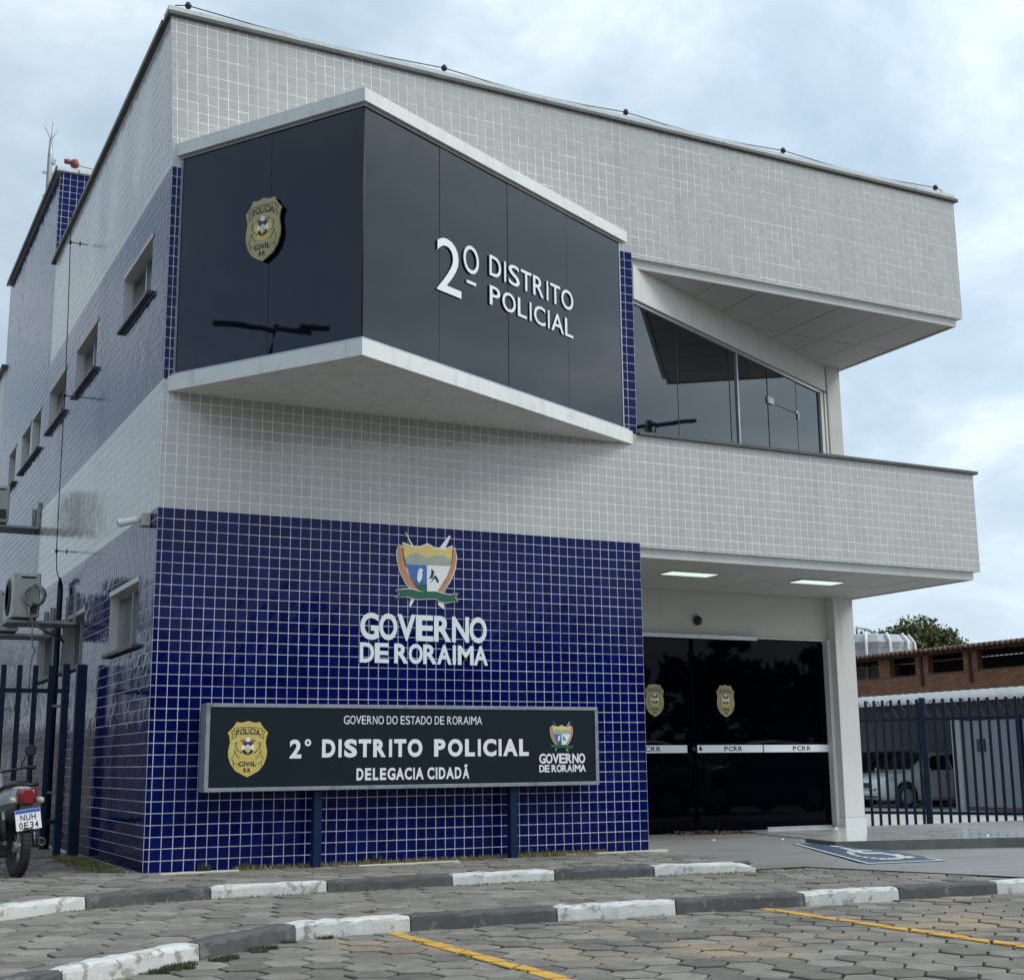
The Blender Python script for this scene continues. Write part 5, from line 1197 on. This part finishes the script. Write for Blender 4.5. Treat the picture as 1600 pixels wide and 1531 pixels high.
# ------------------------------------------------------------------ trees
def leaf_mat(name, c): return mat(name, c, 0.6, var=0.45, vscale=1.6, attr=True, perobj=0.35)
M_LEAF = leaf_mat('leaf_green', (0.115, 0.135, 0.035)); M_LEAF2 = leaf_mat('leaf_dark', (0.030, 0.048, 0.018)); M_BARK = mat('bark', (0.09, 0.07, 0.05), 0.9, var=0.3, vscale=4)
def tree(name, label, loc, H, blobs, nleaf, ls, seed, m_=None, group=None):
    r = random.Random(seed); T = thing(name, label, 'tree', loc, 0, group)
    mb_ = MB(); mb_.tube([(0, 0, -0.3), (0.05, 0, H*.2), (-0.05, 0.05, H*.4), (0, 0, H*.62)], [H*.035, H*.028, H*.022, H*.012], 9)
    for (bx, by, bz, br) in blobs:
        mb_.tube([(0, 0, H*.35), (bx*.5, by*.5, (H*.35+bz)*.5+.2), (bx, by, bz)], [H*.016, H*.011, H*.005], 6)
    mb_.build('trunk', M_BARK, T)
    mb_ = MB()
    tot = sum(b[3]**2 for b in blobs)
    for (bx, by, bz, br) in blobs:
        n = int(nleaf*br*br/tot)
        # leaf clusters
        nc = max(6, n//26)
        for c in range(nc):
            u = r.gauss(0, 1), r.gauss(0, 1), r.gauss(0, 1); L = math.sqrt(sum(q*q for q in u)) or 1
            rad = br*(0.55+0.5*r.random()**0.6)
            cx_, cy_, cz_ = bx+u[0]/L*rad, by+u[1]/L*rad, bz+u[2]/L*rad*.8
            cr = r.random()*.6
            for k in range(26):
                s_ = ls*(0.6+r.random()*.8); px, py, pz = cx_+r.gauss(0, br*.13), cy_+r.gauss(0, br*.13), cz_+r.gauss(0, br*.11)
                a1, a2 = r.random()*6.28, r.gauss(0, .7)
                d1 = Vector((math.cos(a1)*math.cos(a2), math.sin(a1)*math.cos(a2), math.sin(a2)))*s_
                d2 = d1.cross(Vector((r.gauss(0, 1), r.gauss(0, 1), r.gauss(0, 1)))).normalized()*s_*.45
                P0 = Vector((px, py, pz)); b = len(mb_.v); mb_.v += [tuple(P0-d1), tuple(P0+d2), tuple(P0+d1), tuple(P0-d2)]
                mb_.face((b, b+1, b+2, b+3), 0, False, 0.05+cr+.3*r.random())
    mb_.build('crown', m_ or M_LEAF, T)
    return T
tree('broadleaf_tree', 'round green tree crown rising behind the brick roof at the right', (39.2, 31.5, 0.1), 6.4,
     [(-1.3, .6, 5.15, 1.15), (0.1, 0, 5.6, 1.25), (1.0, -.4, 5.3, 1.2), (-0.6, -.3, 4.4, 1.2), (1.3, -1.1, 4.5, 1.0), (-2.0, 1.0, 5.3, .7), (0, 0, 4.9, 1.5)], 22000, .10, 5)
# trees and a low wall across the street, seen only as reflections in the tiles and glass
WH = ('first', 'second', 'third', 'fourth', 'fifth', 'sixth', 'seventh', 'eighth', 'ninth', 'tenth', 'eleventh')
for k, (x, y, h) in enumerate(((-8, -38, 6.5), (-1, -41, 6.5), (5, -37, 8), (10, -40, 7.0), (15, -38, 8.5), (20, -39, 7.5), (25, -37, 8.5), (31, -40, 7.5), (37, -38, 8), (43, -38, 7.5), (50, -40, 8))):
    tree('street_tree', WH[k]+' leafy tree from the west in the row across the street', (x, y, -0.6), h, [(0, 0, h*.72, h*.26), (h*.26, .3, h*.58, h*.24), (-h*.26, -.2, h*.6, h*.24), (0, .5, h*.45, h*.30), (h*.3, 0, h*.35, h*.2), (-h*.3, 0, h*.35, h*.2)], 2200, .42, 20+k, M_LEAF2, 'trees across the street')
wl_ = MB(); wl_.box(-30, 60, 0, .2, 0, 2.4); wlo = wl_.build('street_wall', M_WHITE, None); wlo.location = (0, -35, -0.7); tag(wlo, 'long low plastered wall across the street', 'wall')
# trees beyond the left yard, mirrored by the side wall
for k, (x, y, h) in enumerate(((-7.5, 16, 4.6), (-9.5, 24, 5.8), (-10, 33, 6.8), (-12, 43, 7.5), (-15, 55, 9.5), (-4.5, 58, 9))):
    tree('yard_tree', WH[k]+' dark leafy tree going back along the left yard', (x, y, -0.1), h, [(0, 0, h*.7, h*.25), (h*.18, .3, h*.5, h*.22), (-h*.2, -.2, h*.55, h*.22), (0, .5, h*.35, h*.25)], 1500, .24, 60+k, M_LEAF2, 'trees in the left yard')
yw = MB(); yw.box(0, .2, 0, 50, 0, 2.3); ywo = yw.build('boundary_wall', mat('stained_wall', (0.16, 0.14, 0.12), 0.9, var=0.2), None); ywo.location = (-5.2, 3.2, -0.1); tag(ywo, 'stained boundary wall running back along the left yard', 'wall')

def pole(loc, label, ang):
    r = thing('floodlight_pole', label, 'street lamp', loc, ang, 'tall street lamps around the lot')
    mb_ = MB(); mb_.tube([(0, 0, 0), (0, 0, 8.6)], [0.12, 0.09], 10); mb_.build('pole', M_BLACK, r)
    mb_ = MB(); mb_.tube([(-.75, 0, 8.45), (.75, 0, 8.55)], 0.05, 8); mb_.build('cross_arm', M_BLACK, r)
    for s_ in (-1, 1):
        mb_ = MB(); mb_.bbox(s_*.8-.26, s_*.8+.26, -.10, .10, 8.52, 8.575, .015); mb_.build('lamp_head', M_BLACK, r)
    return r
pole((-10.3, 0.2, -0.2), 'tall twin-headed street lamp left of the building mirrored in the bay glass', R(80))
pole((20.0, -1.1, -0.3), 'tall twin-headed street lamp right of the building mirrored in the balcony glass', R(95))

# ================================================================== SMALL GROUND DETAIL
def grass(name, label, pts, n, hmin, hmax, cols, seed, w=0.004):
    r = random.Random(seed); mb_ = MB()
    for _ in range(n):
        x, y, z, sx, sy = pts[r.randrange(len(pts))]
        x += r.uniform(-sx, sx); y += r.uniform(-sy, sy); h = r.uniform(hmin, hmax); a_ = r.random()*6.28; l_ = r.uniform(-.8, .8)*h; m2 = r.random()*6.28
        b = len(mb_.v); mb_.v += [(x-math.cos(a_)*w, y-math.sin(a_)*w, z), (x+math.cos(a_)*w, y+math.sin(a_)*w, z), (x+math.cos(m2)*l_, y+math.sin(m2)*l_, z+h)]
        mb_.face((b, b+1, b+2), 0, False, .05+.9*r.random())
    o = mb_.build(name, cols, None); o['kind'] = 'stuff'; o['label'] = label; o['category'] = 'grass'; return o
M_DRY = mat('dry_grass', (0.22, 0.19, 0.07), 0.8, var=0.4, vscale=8, attr=True, perobj=0.4)
M_GRS = mat('weed_green', (0.075, 0.080, 0.035), 0.8, var=0.4, vscale=8, attr=True, perobj=0.4)
grass('wall_foot_grass', 'dry yellow grass along the foot of the tiled wall', [(0.9+i*.2, -.06-.03*(i % 3), .0, .12, .06) for i in range(18)]+[(3.6+i*.1, -.05, 0, .1, .05) for i in range(10)], 5200, .01, .05, M_DRY, 1)
grass('side_grass', 'dry grass at the foot of the side wall', [(-.15-.05*(i % 4), .3+.15*i, 0, .12, .12) for i in range(16)], 2600, .01, .045, M_DRY, 2)
grass('kerb_weeds', 'small green weeds at the foot of the lower kerb', [(-.9+.08*i+rnd.uniform(-.05, .05), k1y(-.9+.08*i)-.05-rnd.uniform(0, .1), -.19, .05, .04) for i in (0, 0, 1, 2, 2, 2, 3, 5, 6, 6, 9, 10, 10, 13, 16)], 2600, .006, .030, M_GRS, 3)
grass('joint_weeds', 'sparse weeds and moss in the paving joints', [(-.9+.25*i, k2y(-.9+.25*i)-.05, -.09, .14, .04) for i in range(24)]+[(.85+.02*i, k1y(.9)+.35, -.09, .04, .04) for i in range(2)]+[(4.6+.15*i, -1.9-.1*(i % 4), -.09, .3, .15) for i in range(8)], 2600, .004, .022, M_DRY, 4)
grass('wall_foot_weeds', 'green weed tufts at the foot of the tiled wall', [(.9, -.04, 0, .05, .02), (2.1, -.04, 0, .1, .02), (3.65, -.05, 0, .1, .03), (3.9, -.04, 0, .15, .03), (.52, -.04, 0, .05, .03)], 420, .03, .09, M_GRS, 6, .005)
# dry leaves blown against the door
r = random.Random(9); mb = MB()
for _ in range(420):
    t_ = r.random(); x = 6.95+1.0*t_+r.gauss(0, .06); y = 1.95+.3*r.random()-t_*.15; z = .012+r.random()*.05*(1-abs(t_-.3)); s_ = r.uniform(.012, .035); a_ = r.random()*6.28; n_ = Vector((r.gauss(0, .5), r.gauss(0, .5), 1)).normalized()
    d1 = Vector((math.cos(a_), math.sin(a_), 0)); d1 = (d1-n_*d1.dot(n_)).normalized()*s_; d2 = n_.cross(d1)*.5; P0 = Vector((x, y, z)); b = len(mb.v); mb.v += [tuple(P0-d1), tuple(P0+d2), tuple(P0+d1), tuple(P0-d2)]; mb.face((b, b+1, b+2, b+3), 0, False, r.random())
o = mb.build('fallen_leaves', mat('dead_leaf', (0.13, 0.085, 0.05), 0.85, attr=True, perobj=.6, var=.2), None); o['kind'] = 'stuff'; o['label'] = 'drift of dead leaves against the glass doors'; o['category'] = 'leaves'
for i, (x, y, lab) in enumerate(((6.6, .9, 'crumpled white paper scrap nearest the blue wall'), (7.3, .55, 'white paper scrap on the ramp near the platform edge'), (9.4, 2.1, 'white scrap at the foot of the white column'), (9.6, -.3, 'pale scrap on the glossy platform corner'))):
    mb = MB(); rr = random.Random(i); rings = [[(x+(.018+rr.uniform(-.006, .006))*q*math.cos(k*1.05), y+(.018+rr.uniform(-.006, .006))*q*math.sin(k*1.05), (.014 if x > 7.6 else .004)+h_+rr.uniform(0, .004)) for k in range(6)] for q, h_ in ((.8, 0), (1.2, .008), (.6, .018))]
    mb.rings(rings, 0, True, False); tag(mb.build('paper_scrap', M_LETTER, None), lab, 'litter')
# white edging strips on the pavement
for x0, x1, y, lab in ((0.10, .78, -.21, 'short cream concrete strip at the building corner'), (1.85, 2.85, -.30, 'long thin cream concrete strip below the signboard'), (4.1, 5.3, -.10, 'cream concrete strip beside the right end of the tiled wall')):
    mb = MB(); mb.bbox(x0, x1, y-.03, y+.03, -.03, .012, .004); tag(mb.build('edging_strip', mat('cream_concrete', (.55, .52, .42), .85, var=.1, vscale=6), None), lab, 'edging')
print('objects', len(bpy.data.objects))
